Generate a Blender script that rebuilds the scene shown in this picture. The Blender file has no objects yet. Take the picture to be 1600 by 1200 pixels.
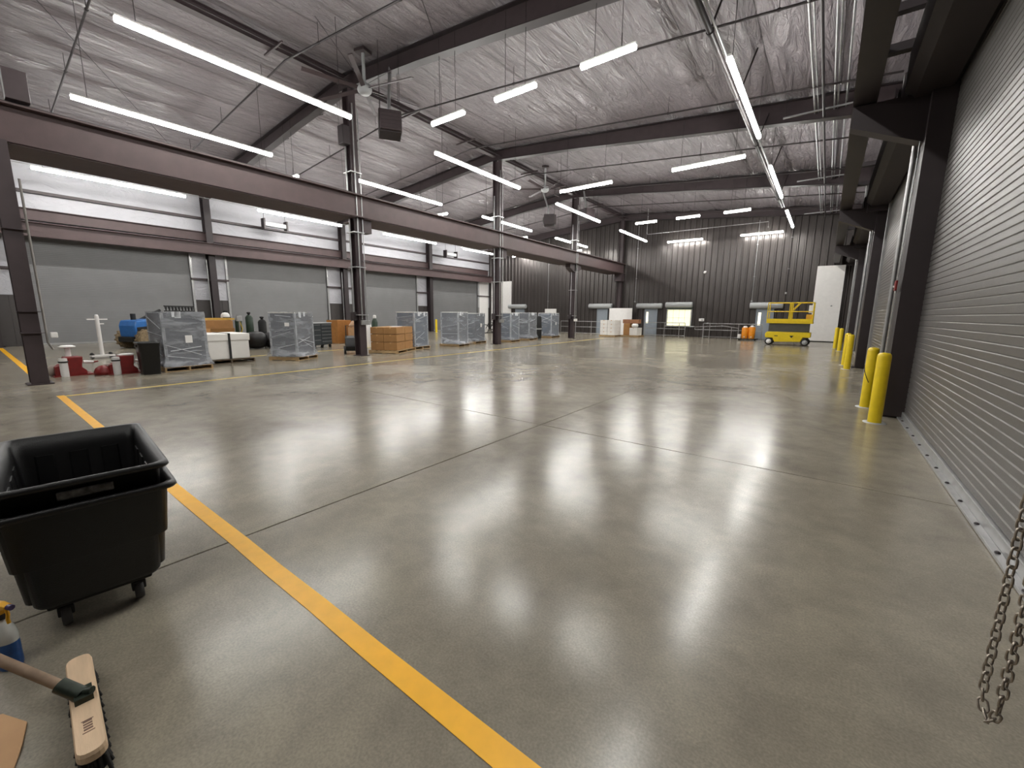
import bpy, math, random
from mathutils import Vector, Matrix
random.seed(7)
S = bpy.context.scene
C = S.collection
PI = math.pi

# ---------------------------------------------------------------- camera
F_PX = 646.57
cam_d = bpy.data.cameras.new('camera'); cam = bpy.data.objects.new('camera', cam_d); C.objects.link(cam)
cam_d.sensor_fit = 'HORIZONTAL'; cam_d.sensor_width = 36.0; cam_d.lens = 36.0 * F_PX / 1600.0
cam_d.clip_start = 0.05; cam_d.clip_end = 200
yaw, pitch, roll = -0.642416, 0.167592, -0.009417
fw = Vector((math.sin(yaw)*math.cos(pitch), math.cos(yaw)*math.cos(pitch), -math.sin(pitch)))
rt = Vector((math.cos(yaw), -math.sin(yaw), 0)); dn = fw.cross(rt)
r2 = rt*math.cos(roll) + dn*math.sin(roll); d2 = dn*math.cos(roll) - rt*math.sin(roll)
m = Matrix((r2, -d2, -fw)).transposed().to_4x4(); m.translation = Vector((0, 0, 1.6))
cam.matrix_world = m
S.camera = cam

# ---------------------------------------------------------------- world and exposure
w = bpy.data.worlds.new('world'); S.world = w; w.use_nodes = True
w.node_tree.nodes['Background'].inputs[0].default_value = (0.02, 0.02, 0.022, 1)
w.node_tree.nodes['Background'].inputs[1].default_value = 1.0
S.view_settings.view_transform = 'Standard'
S.view_settings.look = 'None'
S.view_settings.gamma = 1.0
S.view_settings.use_curve_mapping = False
S.view_settings.exposure = 0.38
LAMP = 66.0            # emission of the strip-light lenses

# ---------------------------------------------------------------- materials
def lin(h):
    h = h.lstrip('#'); o = []
    for i in (0, 2, 4):
        c = int(h[i:i+2], 16)/255
        o.append(c/12.92 if c <= .04045 else ((c+.055)/1.055)**2.4)
    return (*o, 1)
MATS = {}
def mat(name, col, rough=.5, metal=0., var=.12, scale=6., bump=0., bscale=40., stretch=(1, 1, 1), coat=0., rvar=0., spec=.5):
    """Principled with a little object-space noise in colour, roughness and relief."""
    if name in MATS: return MATS[name]
    M = bpy.data.materials.new(name); M.use_nodes = True; MATS[name] = M
    nt = M.node_tree; N = nt.nodes; Lk = nt.links; b = N['Principled BSDF']
    c = lin(col) if isinstance(col, str) else col
    b.inputs['Roughness'].default_value = rough; b.inputs['Metallic'].default_value = metal
    b.inputs['Coat Weight'].default_value = coat; b.inputs['Specular IOR Level'].default_value = spec
    tc = N.new('ShaderNodeTexCoord'); mp = N.new('ShaderNodeMapping'); mp.inputs['Scale'].default_value = stretch
    Lk.new(tc.outputs['Object'], mp.inputs[0])
    no = N.new('ShaderNodeTexNoise'); no.inputs['Scale'].default_value = scale; no.inputs['Detail'].default_value = 5
    Lk.new(mp.outputs[0], no.inputs['Vector'])
    rp = N.new('ShaderNodeValToRGB'); e = rp.color_ramp.elements
    e[0].position = .3; e[1].position = .7
    e[0].color = (*[x*(1-var) for x in c[:3]], 1); e[1].color = (*[min(1, x*(1+var)) for x in c[:3]], 1)
    Lk.new(no.outputs[0], rp.inputs[0]); Lk.new(rp.outputs[0], b.inputs['Base Color'])
    if rvar:
        mr = N.new('ShaderNodeMapRange'); mr.inputs[3].default_value = max(.02, rough-rvar); mr.inputs[4].default_value = rough+rvar
        Lk.new(no.outputs[0], mr.inputs[0]); Lk.new(mr.outputs[0], b.inputs['Roughness'])
    if bump:
        n2 = N.new('ShaderNodeTexNoise'); n2.inputs['Scale'].default_value = bscale; n2.inputs['Detail'].default_value = 4
        Lk.new(mp.outputs[0], n2.inputs['Vector'])
        bp = N.new('ShaderNodeBump'); bp.inputs['Strength'].default_value = bump; bp.inputs['Distance'].default_value = .02
        Lk.new(n2.outputs[0], bp.inputs['Height']); Lk.new(bp.outputs[0], b.inputs['Normal'])
    return M
def emat(name, col, strength):
    M = bpy.data.materials.new(name); M.use_nodes = True; MATS[name] = M
    b = M.node_tree.nodes['Principled BSDF']
    b.inputs['Base Color'].default_value = (.8, .8, .8, 1)
    b.inputs['Emission Color'].default_value = lin(col) if isinstance(col, str) else col
    b.inputs['Emission Strength'].default_value = strength
    return M
def slat_mat(name, col, pitch, rough=.35, metal=.0):
    """painted far roller curtain: fine horizontal relief"""
    M = mat(name, col, rough, metal, var=.05, scale=1.5)
    nt = M.node_tree; N = nt.nodes; Lk = nt.links; b = N['Principled BSDF']
    tc = N.new('ShaderNodeTexCoord'); wv = N.new('ShaderNodeTexWave'); wv.wave_type = 'BANDS'; wv.bands_direction = 'Z'
    wv.inputs['Scale'].default_value = 1/(pitch*2)*.63; Lk.new(tc.outputs['Object'], wv.inputs[0])
    bp = N.new('ShaderNodeBump'); bp.inputs['Strength'].default_value = .4; bp.inputs['Distance'].default_value = .01
    Lk.new(wv.outputs[0], bp.inputs['Height']); Lk.new(bp.outputs[0], b.inputs['Normal'])
    return M
def film_mat(name, density=.35, tint='#c9cdd4'):
    """stretch film: partly clear, glossy, wrinkled"""
    M = bpy.data.materials.new(name); M.use_nodes = True; MATS[name] = M
    nt = M.node_tree; N = nt.nodes; Lk = nt.links; b = N['Principled BSDF']; out = N['Material Output']
    b.inputs['Base Color'].default_value = lin(tint); b.inputs['Roughness'].default_value = .18
    tc = N.new('ShaderNodeTexCoord'); mp = N.new('ShaderNodeMapping'); mp.inputs['Scale'].default_value = (1.3, 1.3, 5); mp.inputs['Rotation'].default_value = (.2, .16, .3)
    Lk.new(tc.outputs['Object'], mp.inputs[0])
    no = N.new('ShaderNodeTexNoise'); no.inputs['Scale'].default_value = 1.5; no.inputs['Detail'].default_value = 4; no.inputs['Roughness'].default_value = .55; no.inputs['Distortion'].default_value = .5
    Lk.new(mp.outputs[0], no.inputs['Vector'])
    bp = N.new('ShaderNodeBump'); bp.inputs['Strength'].default_value = .7; bp.inputs['Distance'].default_value = .05
    Lk.new(no.outputs[0], bp.inputs['Height']); Lk.new(bp.outputs[0], b.inputs['Normal'])
    rp = N.new('ShaderNodeValToRGB'); e = rp.color_ramp.elements
    e[0].position = .40; e[0].color = (density*.55,)*3+(1,); e[1].position = .72; e[1].color = (min(1, density*1.7),)*3+(1,)
    Lk.new(no.outputs[0], rp.inputs[0])
    tr = N.new('ShaderNodeBsdfTransparent'); mx = N.new('ShaderNodeMixShader')
    Lk.new(rp.outputs[0], mx.inputs[0]); Lk.new(tr.outputs[0], mx.inputs[1]); Lk.new(b.outputs[0], mx.inputs[2]); Lk.new(mx.outputs[0], out.inputs[0])
    return M

def concrete_mat():
    M = bpy.data.materials.new('polished_concrete'); M.use_nodes = True
    nt = M.node_tree; N = nt.nodes; Lk = nt.links; b = N['Principled BSDF']
    ge = N.new('ShaderNodeNewGeometry')
    def noise(scale, detail, rough=.55, dist=0., st=(1, 1, 1)):
        mp = N.new('ShaderNodeMapping'); mp.inputs['Scale'].default_value = st; Lk.new(ge.outputs['Position'], mp.inputs[0])
        n = N.new('ShaderNodeTexNoise'); n.inputs['Scale'].default_value = scale; n.inputs['Detail'].default_value = detail
        n.inputs['Roughness'].default_value = rough; n.inputs['Distortion'].default_value = dist
        Lk.new(mp.outputs[0], n.inputs['Vector']); return n
    n1 = noise(.45, 8, .62, .6); n2 = noise(3.2, 8, .7, .3); n3 = noise(90, 3)
    r1 = N.new('ShaderNodeValToRGB'); e = r1.color_ramp.elements
    e[0].position = .32; e[0].color = lin('#847d70'); e[1].position = .7; e[1].color = lin('#a29a8a')
    Lk.new(n1.outputs[0], r1.inputs[0])
    r2_ = N.new('ShaderNodeValToRGB'); e = r2_.color_ramp.elements
    e[0].position = .3; e[0].color = (.76, .76, .76, 1); e[1].position = .72; e[1].color = (1.08, 1.08, 1.06, 1)
    Lk.new(n2.outputs[0], r2_.inputs[0])
    r3 = N.new('ShaderNodeValToRGB'); e = r3.color_ramp.elements
    e[0].position = .3; e[0].color = (.78, .78, .78, 1); e[1].position = .75; e[1].color = (1.08, 1.08, 1.08, 1)
    Lk.new(n3.outputs[0], r3.inputs[0])
    m1 = N.new('ShaderNodeMix'); m1.data_type = 'RGBA'; m1.blend_type = 'MULTIPLY'; m1.inputs[0].default_value = 1
    Lk.new(r1.outputs[0], m1.inputs[6]); Lk.new(r2_.outputs[0], m1.inputs[7])
    m2 = N.new('ShaderNodeMix'); m2.data_type = 'RGBA'; m2.blend_type = 'MULTIPLY'; m2.inputs[0].default_value = 1
    Lk.new(m1.outputs[2], m2.inputs[6]); Lk.new(r3.outputs[0], m2.inputs[7])
    n5 = noise(.55, 9, .72, 1.5, (1.0, .8, 1)); r5 = N.new('ShaderNodeValToRGB'); e = r5.color_ramp.elements
    e[0].position = .66; e[0].color = (0, 0, 0, 1); e[1].position = .72; e[1].color = (.35, .35, .35, 1); Lk.new(n5.outputs[0], r5.inputs[0])
    m3 = N.new('ShaderNodeMix'); m3.data_type = 'RGBA'; Lk.new(r5.outputs[0], m3.inputs[0]); Lk.new(m2.outputs[2], m3.inputs[6]); m3.inputs[7].default_value = lin('#b9b2a4')
    Lk.new(m3.outputs[2], b.inputs['Base Color'])
    mr = N.new('ShaderNodeMapRange'); mr.inputs[1].default_value = .3; mr.inputs[2].default_value = .7
    mr.inputs[3].default_value = .16; mr.inputs[4].default_value = .26
    Lk.new(n1.outputs[0], mr.inputs[0]); Lk.new(mr.outputs[0], b.inputs['Roughness'])
    n4 = noise(1.6, 3)
    bp = N.new('ShaderNodeBump'); bp.inputs['Strength'].default_value = .10; bp.inputs['Distance'].default_value = .003
    Lk.new(n4.outputs[0], bp.inputs['Height']); Lk.new(bp.outputs[0], b.inputs['Normal'])
    b.inputs['Specular IOR Level'].default_value = .40
    return M
def insulation_mat(name, col, rough, strength=.55):
    M = mat(name, col, rough, 0, var=.07, scale=.7)
    nt = M.node_tree; N = nt.nodes; Lk = nt.links; b = N['Principled BSDF']
    ge = N.new('ShaderNodeNewGeometry'); mp = N.new('ShaderNodeMapping'); mp.inputs['Scale'].default_value = (2.6, .5, 1.2)
    Lk.new(ge.outputs['Position'], mp.inputs[0])
    no = N.new('ShaderNodeTexNoise'); no.inputs['Scale'].default_value = 1.5; no.inputs['Detail'].default_value = 5; no.inputs['Roughness'].default_value = .6; no.inputs['Distortion'].default_value = 1.2
    Lk.new(mp.outputs[0], no.inputs['Vector'])
    bp = N.new('ShaderNodeBump'); bp.inputs['Strength'].default_value = strength; bp.inputs['Distance'].default_value = .22
    Lk.new(no.outputs[0], bp.inputs['Height']); Lk.new(bp.outputs[0], b.inputs['Normal'])
    return M

CONC = concrete_mat()
JOINT = mat('joint_filler', '#3a3733', .9)
STEEL = mat('red_oxide_steel', '#4d3d3d', .55, var=.10, scale=3, bump=.05)
DSTEEL = mat('dark_brown_steel', '#3b3032', .5, var=.12, scale=3)
BLKSTEEL = mat('black_brown_steel', '#2c2426', .5, var=.12, scale=3)
PANEL = mat('dark_wall_panel', '#474240', .30, .35, var=.06, scale=.8)
DARKP = mat('dark_liner_panel', '#3f3b3a', .45, .1, var=.08)
INS = insulation_mat('white_insulation', '#b4b4ba', .45, .35)
CEIL = insulation_mat('ceiling_insulation', '#878083', .26, 1.0)
DOORG = slat_mat('grey_curtain', '#737374', .08, .45)
SLAT = mat('galvanised_slat', '#6f6c6a', .34, .5, var=.06, scale=20, bump=.25, bscale=160, rvar=.06)
GALV = mat('galvanised', '#a9a9a9', .35, .7, var=.1, scale=8)
GREY = mat('light_grey_paint', '#a5a7a8', .45, var=.06)
DOORBLUE = mat('blue_grey_paint', '#8a929a', .4, var=.05)
WHITE = mat('white_paint', '#e6e4e2', .45, var=.03)
PIPEB = mat('black_pipe', '#2e2829', .5, .2, var=.15)
YEL = mat('yellow_paint', '#e3c51a', .38, var=.06, scale=10, bump=.05)
TAPE = mat('yellow_tape', '#f7b60c', .42, var=.05, scale=12)
TAPE2 = mat('pale_yellow_tape', '#dcbd55', .45, var=.12, scale=5)
BLK = mat('black_plastic', '#0d0d0e', .40, var=.3, scale=30, bump=.15, bscale=220)
BLK2 = mat('black_rubber', '#1b1b1b', .7, var=.2)
WOOD = mat('pallet_wood', '#a98d66', .75, var=.25, scale=5, stretch=(1, 6, 6), bump=.2)
WOODP = mat('pale_wood', '#d9bd9c', .6, var=.1, scale=6, stretch=(1, 8, 8), bump=.08)
CARD = mat('cardboard', '#a37849', .8, var=.10, scale=4, bump=.06)
CARDP = mat('pale_cardboard', '#c59d74', .8, var=.08, scale=5)
RED = mat('red_paint', '#7c1f1e', .4, var=.15, scale=12)
BLUE = mat('blue_paint', '#2f6bb0', .35, var=.1, scale=6)
TIRE = mat('dusty_tyre', '#8c7a5f', .85, var=.3, scale=14, bump=.4)
DGREEN = mat('dark_green_paint', '#26382a', .4, var=.15)
ORANGE = mat('orange_plastic', '#ea921d', .45, var=.1)
CRATE = mat('slate_cabinet', '#5d6168', .5, var=.1, scale=3)
CRATEB = mat('blue_grey_cabinet', '#4d5866', .5, var=.1, scale=3)
FILM = film_mat('stretch_film', .34, '#c0c4cb')
FILM2 = film_mat('heavy_stretch_film', .52, '#a2a5ab')
LENS = emat('lamp_lens', (1.0, .985, .94, 1), LAMP)
BOXW = mat('white_carton', '#e2dfda', .6, var=.05, scale=3)

# ---------------------------------------------------------------- mesh helpers
class MB:
    def __init__(s): s.v = []; s.f = []; s.sm = []
    def add(s, vs, fs, smooth=False):
        o = len(s.v); s.v += [tuple(p) for p in vs]; s.f += [tuple(i+o for i in f) for f in fs]; s.sm += [smooth]*len(fs); return s
    def box(s, x0, x1, y0, y1, z0, z1, M=None):
        vs = [Vector((x, y, z)) for z in (z0, z1) for y in (y0, y1) for x in (x0, x1)]
        if M: vs = [M @ p for p in vs]
        return s.add(vs, [(0, 2, 3, 1), (4, 5, 7, 6), (0, 1, 5, 4), (2, 6, 7, 3), (0, 4, 6, 2), (1, 3, 7, 5)])
    def bar(s, p, q, wd, ht, upv=(0, 0, 1)):
        p = Vector(p); q = Vector(q); d = (q-p).normalized(); u = Vector(upv)
        if abs(d.dot(u)) > .98: u = Vector((0, 1, 0))
        a = d.cross(u).normalized(); b_ = a.cross(d).normalized()
        vs = [c + a*sx*wd/2 + b_*sz*ht/2 for c in (p, q) for sx, sz in ((-1, -1), (1, -1), (1, 1), (-1, 1))]
        return s.add(vs, [(0, 1, 2, 3)[::-1], (4, 5, 6, 7), (0, 1, 5, 4), (1, 2, 6, 5), (2, 3, 7, 6), (3, 0, 4, 7)])
    def tube(s, pts, r, n=8, closed=False, r_end=None):
        pts = [Vector(p) for p in pts]; k = len(pts); rings = []
        prev = None
        for i, p in enumerate(pts):
            if closed: d = (pts[(i+1) % k]-pts[i-1]).normalized()
            else: d = (pts[min(i+1, k-1)]-pts[max(i-1, 0)]).normalized()
            if prev is None:
                u = Vector((0, 0, 1)) if abs(d.z) < .9 else Vector((1, 0, 0))
                a = d.cross(u).normalized()
            else:
                a = (prev - d*prev.dot(d)).normalized()
            prev = a; b_ = d.cross(a)
            rr = r if r_end is None else r + (r_end-r)*i/(k-1)
            rings.append([p + (a*math.cos(t*2*PI/n)+b_*math.sin(t*2*PI/n))*rr for t in range(n)])
        vs = [q for rg in rings for q in rg]; fs = []
        for i in range(k if closed else k-1):
            j = (i+1) % k
            for t in range(n): fs.append((i*n+t, i*n+(t+1) % n, j*n+(t+1) % n, j*n+t))
        s.add(vs, fs, True)
        if not closed:
            s.add(rings[0], [tuple(range(n))[::-1]]); s.add(rings[-1], [tuple(range(n))])
        return s
    def cyl(s, p, q, r, n=12, r2=None): return s.tube([p, q], r, n, r_end=r2)
    def lathe(s, prof, c=(0, 0, 0), n=20, axis='z', smooth=True):
        vs = []; fs = []
        for (r, h) in prof:
            for t in range(n):
                a = t*2*PI/n; x, y = r*math.cos(a), r*math.sin(a)
                p = {'z': (x, y, h), 'x': (h, x, y), 'y': (y, h, x)}[axis]
                vs.append((p[0]+c[0], p[1]+c[1], p[2]+c[2]))
        for i in range(len(prof)-1):
            for t in range(n): fs.append((i*n+t, i*n+(t+1) % n, (i+1)*n+(t+1) % n, (i+1)*n+t))
        s.add(vs, fs, smooth)
        k = len(prof)-1
        if prof[0][0] > 1e-5: s.add(vs[:n], [tuple(range(n))[::-1]])
        if prof[-1][0] > 1e-5: s.add(vs[k*n:], [tuple(range(n))])
        return s
    def prism(s, poly, axis, a, b):
        """poly of 2-D points extruded along axis; (u,v) are the two other axes in order"""
        def P(u, v, h): return {'x': (h, u, v), 'y': (u, h, v), 'z': (u, v, h)}[axis]
        n = len(poly); vs = [P(u, v, a) for u, v in poly]+[P(u, v, b) for u, v in poly]
        fs = [tuple(range(n)), tuple(range(n, 2*n))[::-1]]+[(i, i+n, (i+1) % n+n, (i+1) % n) for i in range(n)]
        return s.add(vs, fs)
    def ibeam(s, axis, a, b, cu, cv, wd, dp, tf=.025, tw=.014, web='v'):
        """I section along axis; wd flange width, dp depth; web along second ('v') or first ('u') other axis"""
        h, t = dp/2, wd/2
        poly = [(-t, -h), (t, -h), (t, -h+tf), (tw/2, -h+tf), (tw/2, h-tf), (t, h-tf), (t, h), (-t, h), (-t, h-tf), (-tw/2, h-tf), (-tw/2, -h+tf), (-t, -h+tf)]
        if web == 'u': poly = [(v, u) for u, v in poly]
        return s.prism([(u+cu, v+cv) for u, v in poly], axis, a, b)
    def mesh(s, name, m):
        import bmesh
        me = bpy.data.meshes.new(name); me.from_pydata(s.v, [], s.f)
        me.polygons.foreach_set('use_smooth', s.sm)
        bm = bmesh.new(); bm.from_mesh(me); bmesh.ops.recalc_face_normals(bm, faces=bm.faces); bm.to_mesh(me); bm.free()
        me.materials.append(m); me.update(); return me
    def build(s, name, m, parent=None, bevel=0, seg=2):
        o = bpy.data.objects.new(name, s.mesh(name, m)); C.objects.link(o)
        if parent: o.parent = parent
        if bevel:
            md = o.modifiers.new('bevel', 'BEVEL'); md.width = bevel; md.segments = seg; md.limit_method = 'ANGLE'; md.angle_limit = .7
        return o
def tag(o, label, cat, group=None):
    o['label'] = label; o['category'] = cat
    if group: o['group'] = group
    return o
def thing(name, label, cat, loc=(0, 0, 0), rz=0, group=None):
    o = bpy.data.objects.new(name, None); C.objects.link(o); o.location = loc; o.rotation_euler = (0, 0, rz)
    o.empty_display_size = .1
    return tag(o, label, cat, group)
def struct(name, label, mb=None, m=None, bevel=0):
    o = mb.build(name, m, None, bevel) if mb else bpy.data.objects.new(name, None)
    if not mb: C.objects.link(o)
    o['kind'] = 'structure'; o['label'] = label; o['category'] = name.split('_')[0]
    return o
def inst(src_mesh, name, parent=None, loc=(0, 0, 0), rot=(0, 0, 0)):
    o = bpy.data.objects.new(name, src_mesh); C.objects.link(o); o.location = loc; o.rotation_euler = rot
    if parent: o.parent = parent
    return o
def dup(root, loc=None, rz=None, label=None):
    r = root.copy(); C.objects.link(r)
    if loc is not None: r.location = loc
    if rz is not None: r.rotation_euler = (0, 0, rz)
    if label: r['label'] = label
    for ch in list(root.children):
        c = ch.copy(); C.objects.link(c); c.parent = r
        for g in list(ch.children):
            d = g.copy(); C.objects.link(d); d.parent = c
    return r
def rbox(x, y, z, r, n=4):
    """rounded rectangle outline, half sizes x,y, at height z"""
    pts = []
    for cx, cy, a0 in ((x-r, y-r, 0), (-x+r, y-r, PI/2), (-x+r, -y+r, PI), (x-r, -y+r, 1.5*PI)):
        for i in range(n+1):
            a = a0+i*PI/2/n; pts.append((cx+r*math.cos(a), cy+r*math.sin(a), z))
    return pts
def loft(mb, rings, cap0=False, cap1=False, smooth=True):
    n = len(rings[0]); vs = [p for r in rings for p in r]; fs = []
    for i in range(len(rings)-1):
        for t in range(n): fs.append((i*n+t, i*n+(t+1) % n, (i+1)*n+(t+1) % n, (i+1)*n+t))
    mb.add(vs, fs, smooth)
    if cap0: mb.add(rings[0], [tuple(range(n))])
    if cap1: mb.add(rings[-1], [tuple(range(n))])
    return mb

# ---------------------------------------------------------------- main dimensions
XL, XR, YB, YF = -28.15, 1.25, 33.6, -7.2
RX, RZ, SL = -13.9, 9.65, .088           # ridge and roof slope
FR = [.95, 9.07, 17.19, 25.31]           # frame lines
def zroof(x): return RZ - SL*abs(x-RX)

# ================================================================= SETTING
# ---- floor: sub-base with slabs cut by joints
fl = struct('floor', 'polished grey concrete warehouse floor with saw-cut joints', MB().box(XL-.3, XR+.3, YF-.3, YB+.3, -.30, -.10), JOINT)
xs = [XL-.2, -21.0, -13.9, -3.19, XR+.2]; ys = [YF-.2, -3.1, 4.98, 13.1, 21.2, 29.3, YB+.2]
G = .006
for i in range(len(xs)-1):
    for j in range(len(ys)-1):
        MB().box(xs[i]+G, xs[i+1]-G, ys[j]+G, ys[j+1]-G, -.12, 0).build('slab', CONC, fl, .004, 1)
# joint filler just under the surface
jm = MB()
for x in xs[1:-1]: jm.box(x-.02, x+.02, YF, YB, -.1, -.006)
for y in ys[1:-1]: jm.box(XL, XR, y-.02, y+.02, -.1, -.006)
jm.build('joint_filler', JOINT, fl)

# ---- ceiling: backing deck with draped insulation sheets
ce = struct('ceiling', 'low pitched roof lined with grey quilted insulation sheets')
dk = MB()
for xa, xb in ((XL-.3, RX), (RX, XR+.3)):
    dk.add([(xa, YF-.3, zroof(xa)+.06), (xb, YF-.3, zroof(xb)+.06), (xb, YB+.3, zroof(xb)+.06), (xa, YB+.3, zroof(xa)+.06),
            (xa, YF-.3, zroof(xa)+.2), (xb, YF-.3, zroof(xb)+.2), (xb, YB+.3, zroof(xb)+.2), (xa, YB+.3, zroof(xa)+.2)],
           [(0, 1, 2, 3), (4, 7, 6, 5), (0, 4, 5, 1), (1, 5, 6, 2), (2, 6, 7, 3), (3, 7, 4, 0)])
dk.build('roof_deck', DARKP, ce)
def sheet(wd, ln, k):
    rnd = random.Random(k); nx, ny = 8, 14; vs = []; fs = []
    for j in range(ny+1):
        for i in range(nx+1):
            u = i/nx; v = j/ny
            sag = -.10*math.sin(PI*u)**.45 if 0 < i < nx else 0
            e = math.sin(PI*v)
            z = sag*(.55+.45*e)+(rnd.uniform(-.018, .018) if 0 < i < nx else 0)
            vs.append((u*wd, v*ln, z))
    for j in range(ny):
        for i in range(nx): a = j*(nx+1)+i; fs.append((a, a+nx+1, a+nx+2, a+1))
    return MB().add(vs, fs, True).mesh('insulation_sheet', CEIL)
bays = [YF]+FR+[YB]
ang = math.atan(SL)
for side in (-1, 1):
    run = (XR-RX+.05) if side > 0 else (RX-XL+.05)
    n = 9; wd = run/n/math.cos(ang)
    for b in range(len(bays)-1):
        y0, y1 = bays[b], bays[b+1]
        mv = [sheet(wd-.012, y1-y0, 31*b+k) for k in range(3)]
        for i in range(n):
            x = RX+i*run/n if side > 0 else RX-(i+1)*run/n
            inst(mv[(i*2+b) % 3], 'insulation_sheet', ce, (x, y0, zroof(x)), (0, ang*side, 0))

# ---- back wall: ribbed metal panels on a backing
wb = struct('wall_back', 'dark grey ribbed metal back wall of the hall', MB().box(XL-.3, XR+.3, YB+.06, YB+.3, 0, 9.6), DARKP)
PW = .8
def wall_panel(h0, h1):
    prof = [(0, 0), (.08, 0), (.12, -.06), (.18, -.06), (.22, 0), (.48, 0), (.52, -.06), (.58, -.06), (.62, 0), (PW-.004, 0)]
    vs = [(u, d, 0) for u, d in prof]
    top = [(u, d, h0+(h1-h0)*u/PW) for u, d in prof]; k = len(prof)
    return MB().add(vs+top, [(i, i+1, i+1+k, i+k) for i in range(k-1)]).mesh('wall_panel', PANEL)
x = XL
while x < XR+.2:
    inst(wall_panel(zroof(x)-.02, zroof(min(x+PW, XR+.2))-.02), 'wall_panel', wb, (x, YB, 0)); x += PW
# ---- front wall behind the viewer
struct('wall_front', 'plain dark end wall behind the viewpoint', MB().box(XL-.3, XR+.3, YF-.3, YF, 0, 9.7), PANEL)
# ---- left wall: dark liner low, white insulation high
LD = [(1.95, 8.1), (9.9, 15.95), (17.95, 23.95), (25.75, 31.75)]   # left roller doors
DH = 4.72
wl = struct('wall_left', 'white insulated left wall with dark lower liner', MB().box(XL-.35, XL-.15, YF, YB, 0, 8.6), DARKP)
segs = []; yy = YF
for a, b in LD: segs.append((yy, a)); yy = b
segs.append((yy, YB))
for a, b in segs:
    MB().box(XL-.15, XL-.03, a, b, 0, 2.22).build('liner_panel', DARKP, wl)
    k = max(1, round((b-a)/.6)); st = (b-a)/k
    for i in range(k):
        r = MB().box(a+i*st+st*.3, a+i*st+st*.3+.05, -.02, .02, 0, 2.2)
        o = r.build('liner_rib', DARKP, wl); o.matrix_world = Matrix.Translation((XL-.03, 0, 0)) @ Matrix(((0, 1, 0, 0), (1, 0, 0, 0), (0, 0, 1, 0), (0, 0, 0, 1)))
    MB().box(XL-.15, XL-.05, a, b, 2.22, DH).build('insulation_panel', INS, wl)
    for z in (3.35,):
        MB().box(XL-.06, XL+.1, a, b, z-.05, z+.05).build('girt', DSTEEL, wl)
ends = [YF]+FR+[YB]
for i in range(len(ends)-1):
    for z0, z1 in ((DH, 6.6), (6.6, 8.45)):
        MB().box(XL-.15, XL-.05-.02*(z0 > 6), ends[i]+.003, ends[i+1]-.003, z0+.003, z1).build('insulation_panel', INS, wl, .03)
    MB().box(XL-.05, XL+.14, ends[i]+.2, ends[i+1]-.2, 6.56, 6.68).build('girt', DSTEEL, wl)
# ---- right wall
RD = [(2.75, 8.92), (10.55, 16.55), (18.75, 24.75), (26.9, 32.9)]
wr = struct('wall_right', 'dark right wall above and between the roller doors', MB().box(XR+.05, XR+.3, YF, YB, 0, 8.6), DARKP)
segs = []; yy = YF
for a, b in RD: segs.append((yy, a)); yy = b
segs.append((yy, YB))
for a, b in segs: MB().box(XR-.07, XR+.05, a, b, 0, 4.9).build('liner_panel', BLKSTEEL, wr)
for i in range(len(ends)-1): MB().box(XR-.03, XR+.05, ends[i]+.003, ends[i+1]-.003, 4.9, 8.4).build('insulation_panel', INS, wr, .03)
for z in (6.3, 7.4): MB().box(XR-.18, XR-.03, YF, YB, z-.05, z+.05).build('girt', DSTEEL, wr)

# ---- left roller doors
names = ['nearest the left foreground column', 'second along the left wall', 'third along the left wall, behind the cartons', 'farthest along the left wall']
for k, (a, b) in enumerate(LD):
    d = struct('door_%d' % (k+1), 'wide grey roller door, '+names[k], MB().box(XL-.14, XL-.09, a, b, .03, DH+.2), DOORG)
    MB().box(XL-.15, XL-.06, a, b, 0, .09).build('bottom_bar', GALV, d, .01)
    for y, s_ in ((a, -1), (b, 1)):
        MB().box(XL-.14, XL+.02, min(y, y+s_*.11), max(y, y+s_*.11), 0, DH).build('door_guide', GALV, d, .01)
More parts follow.
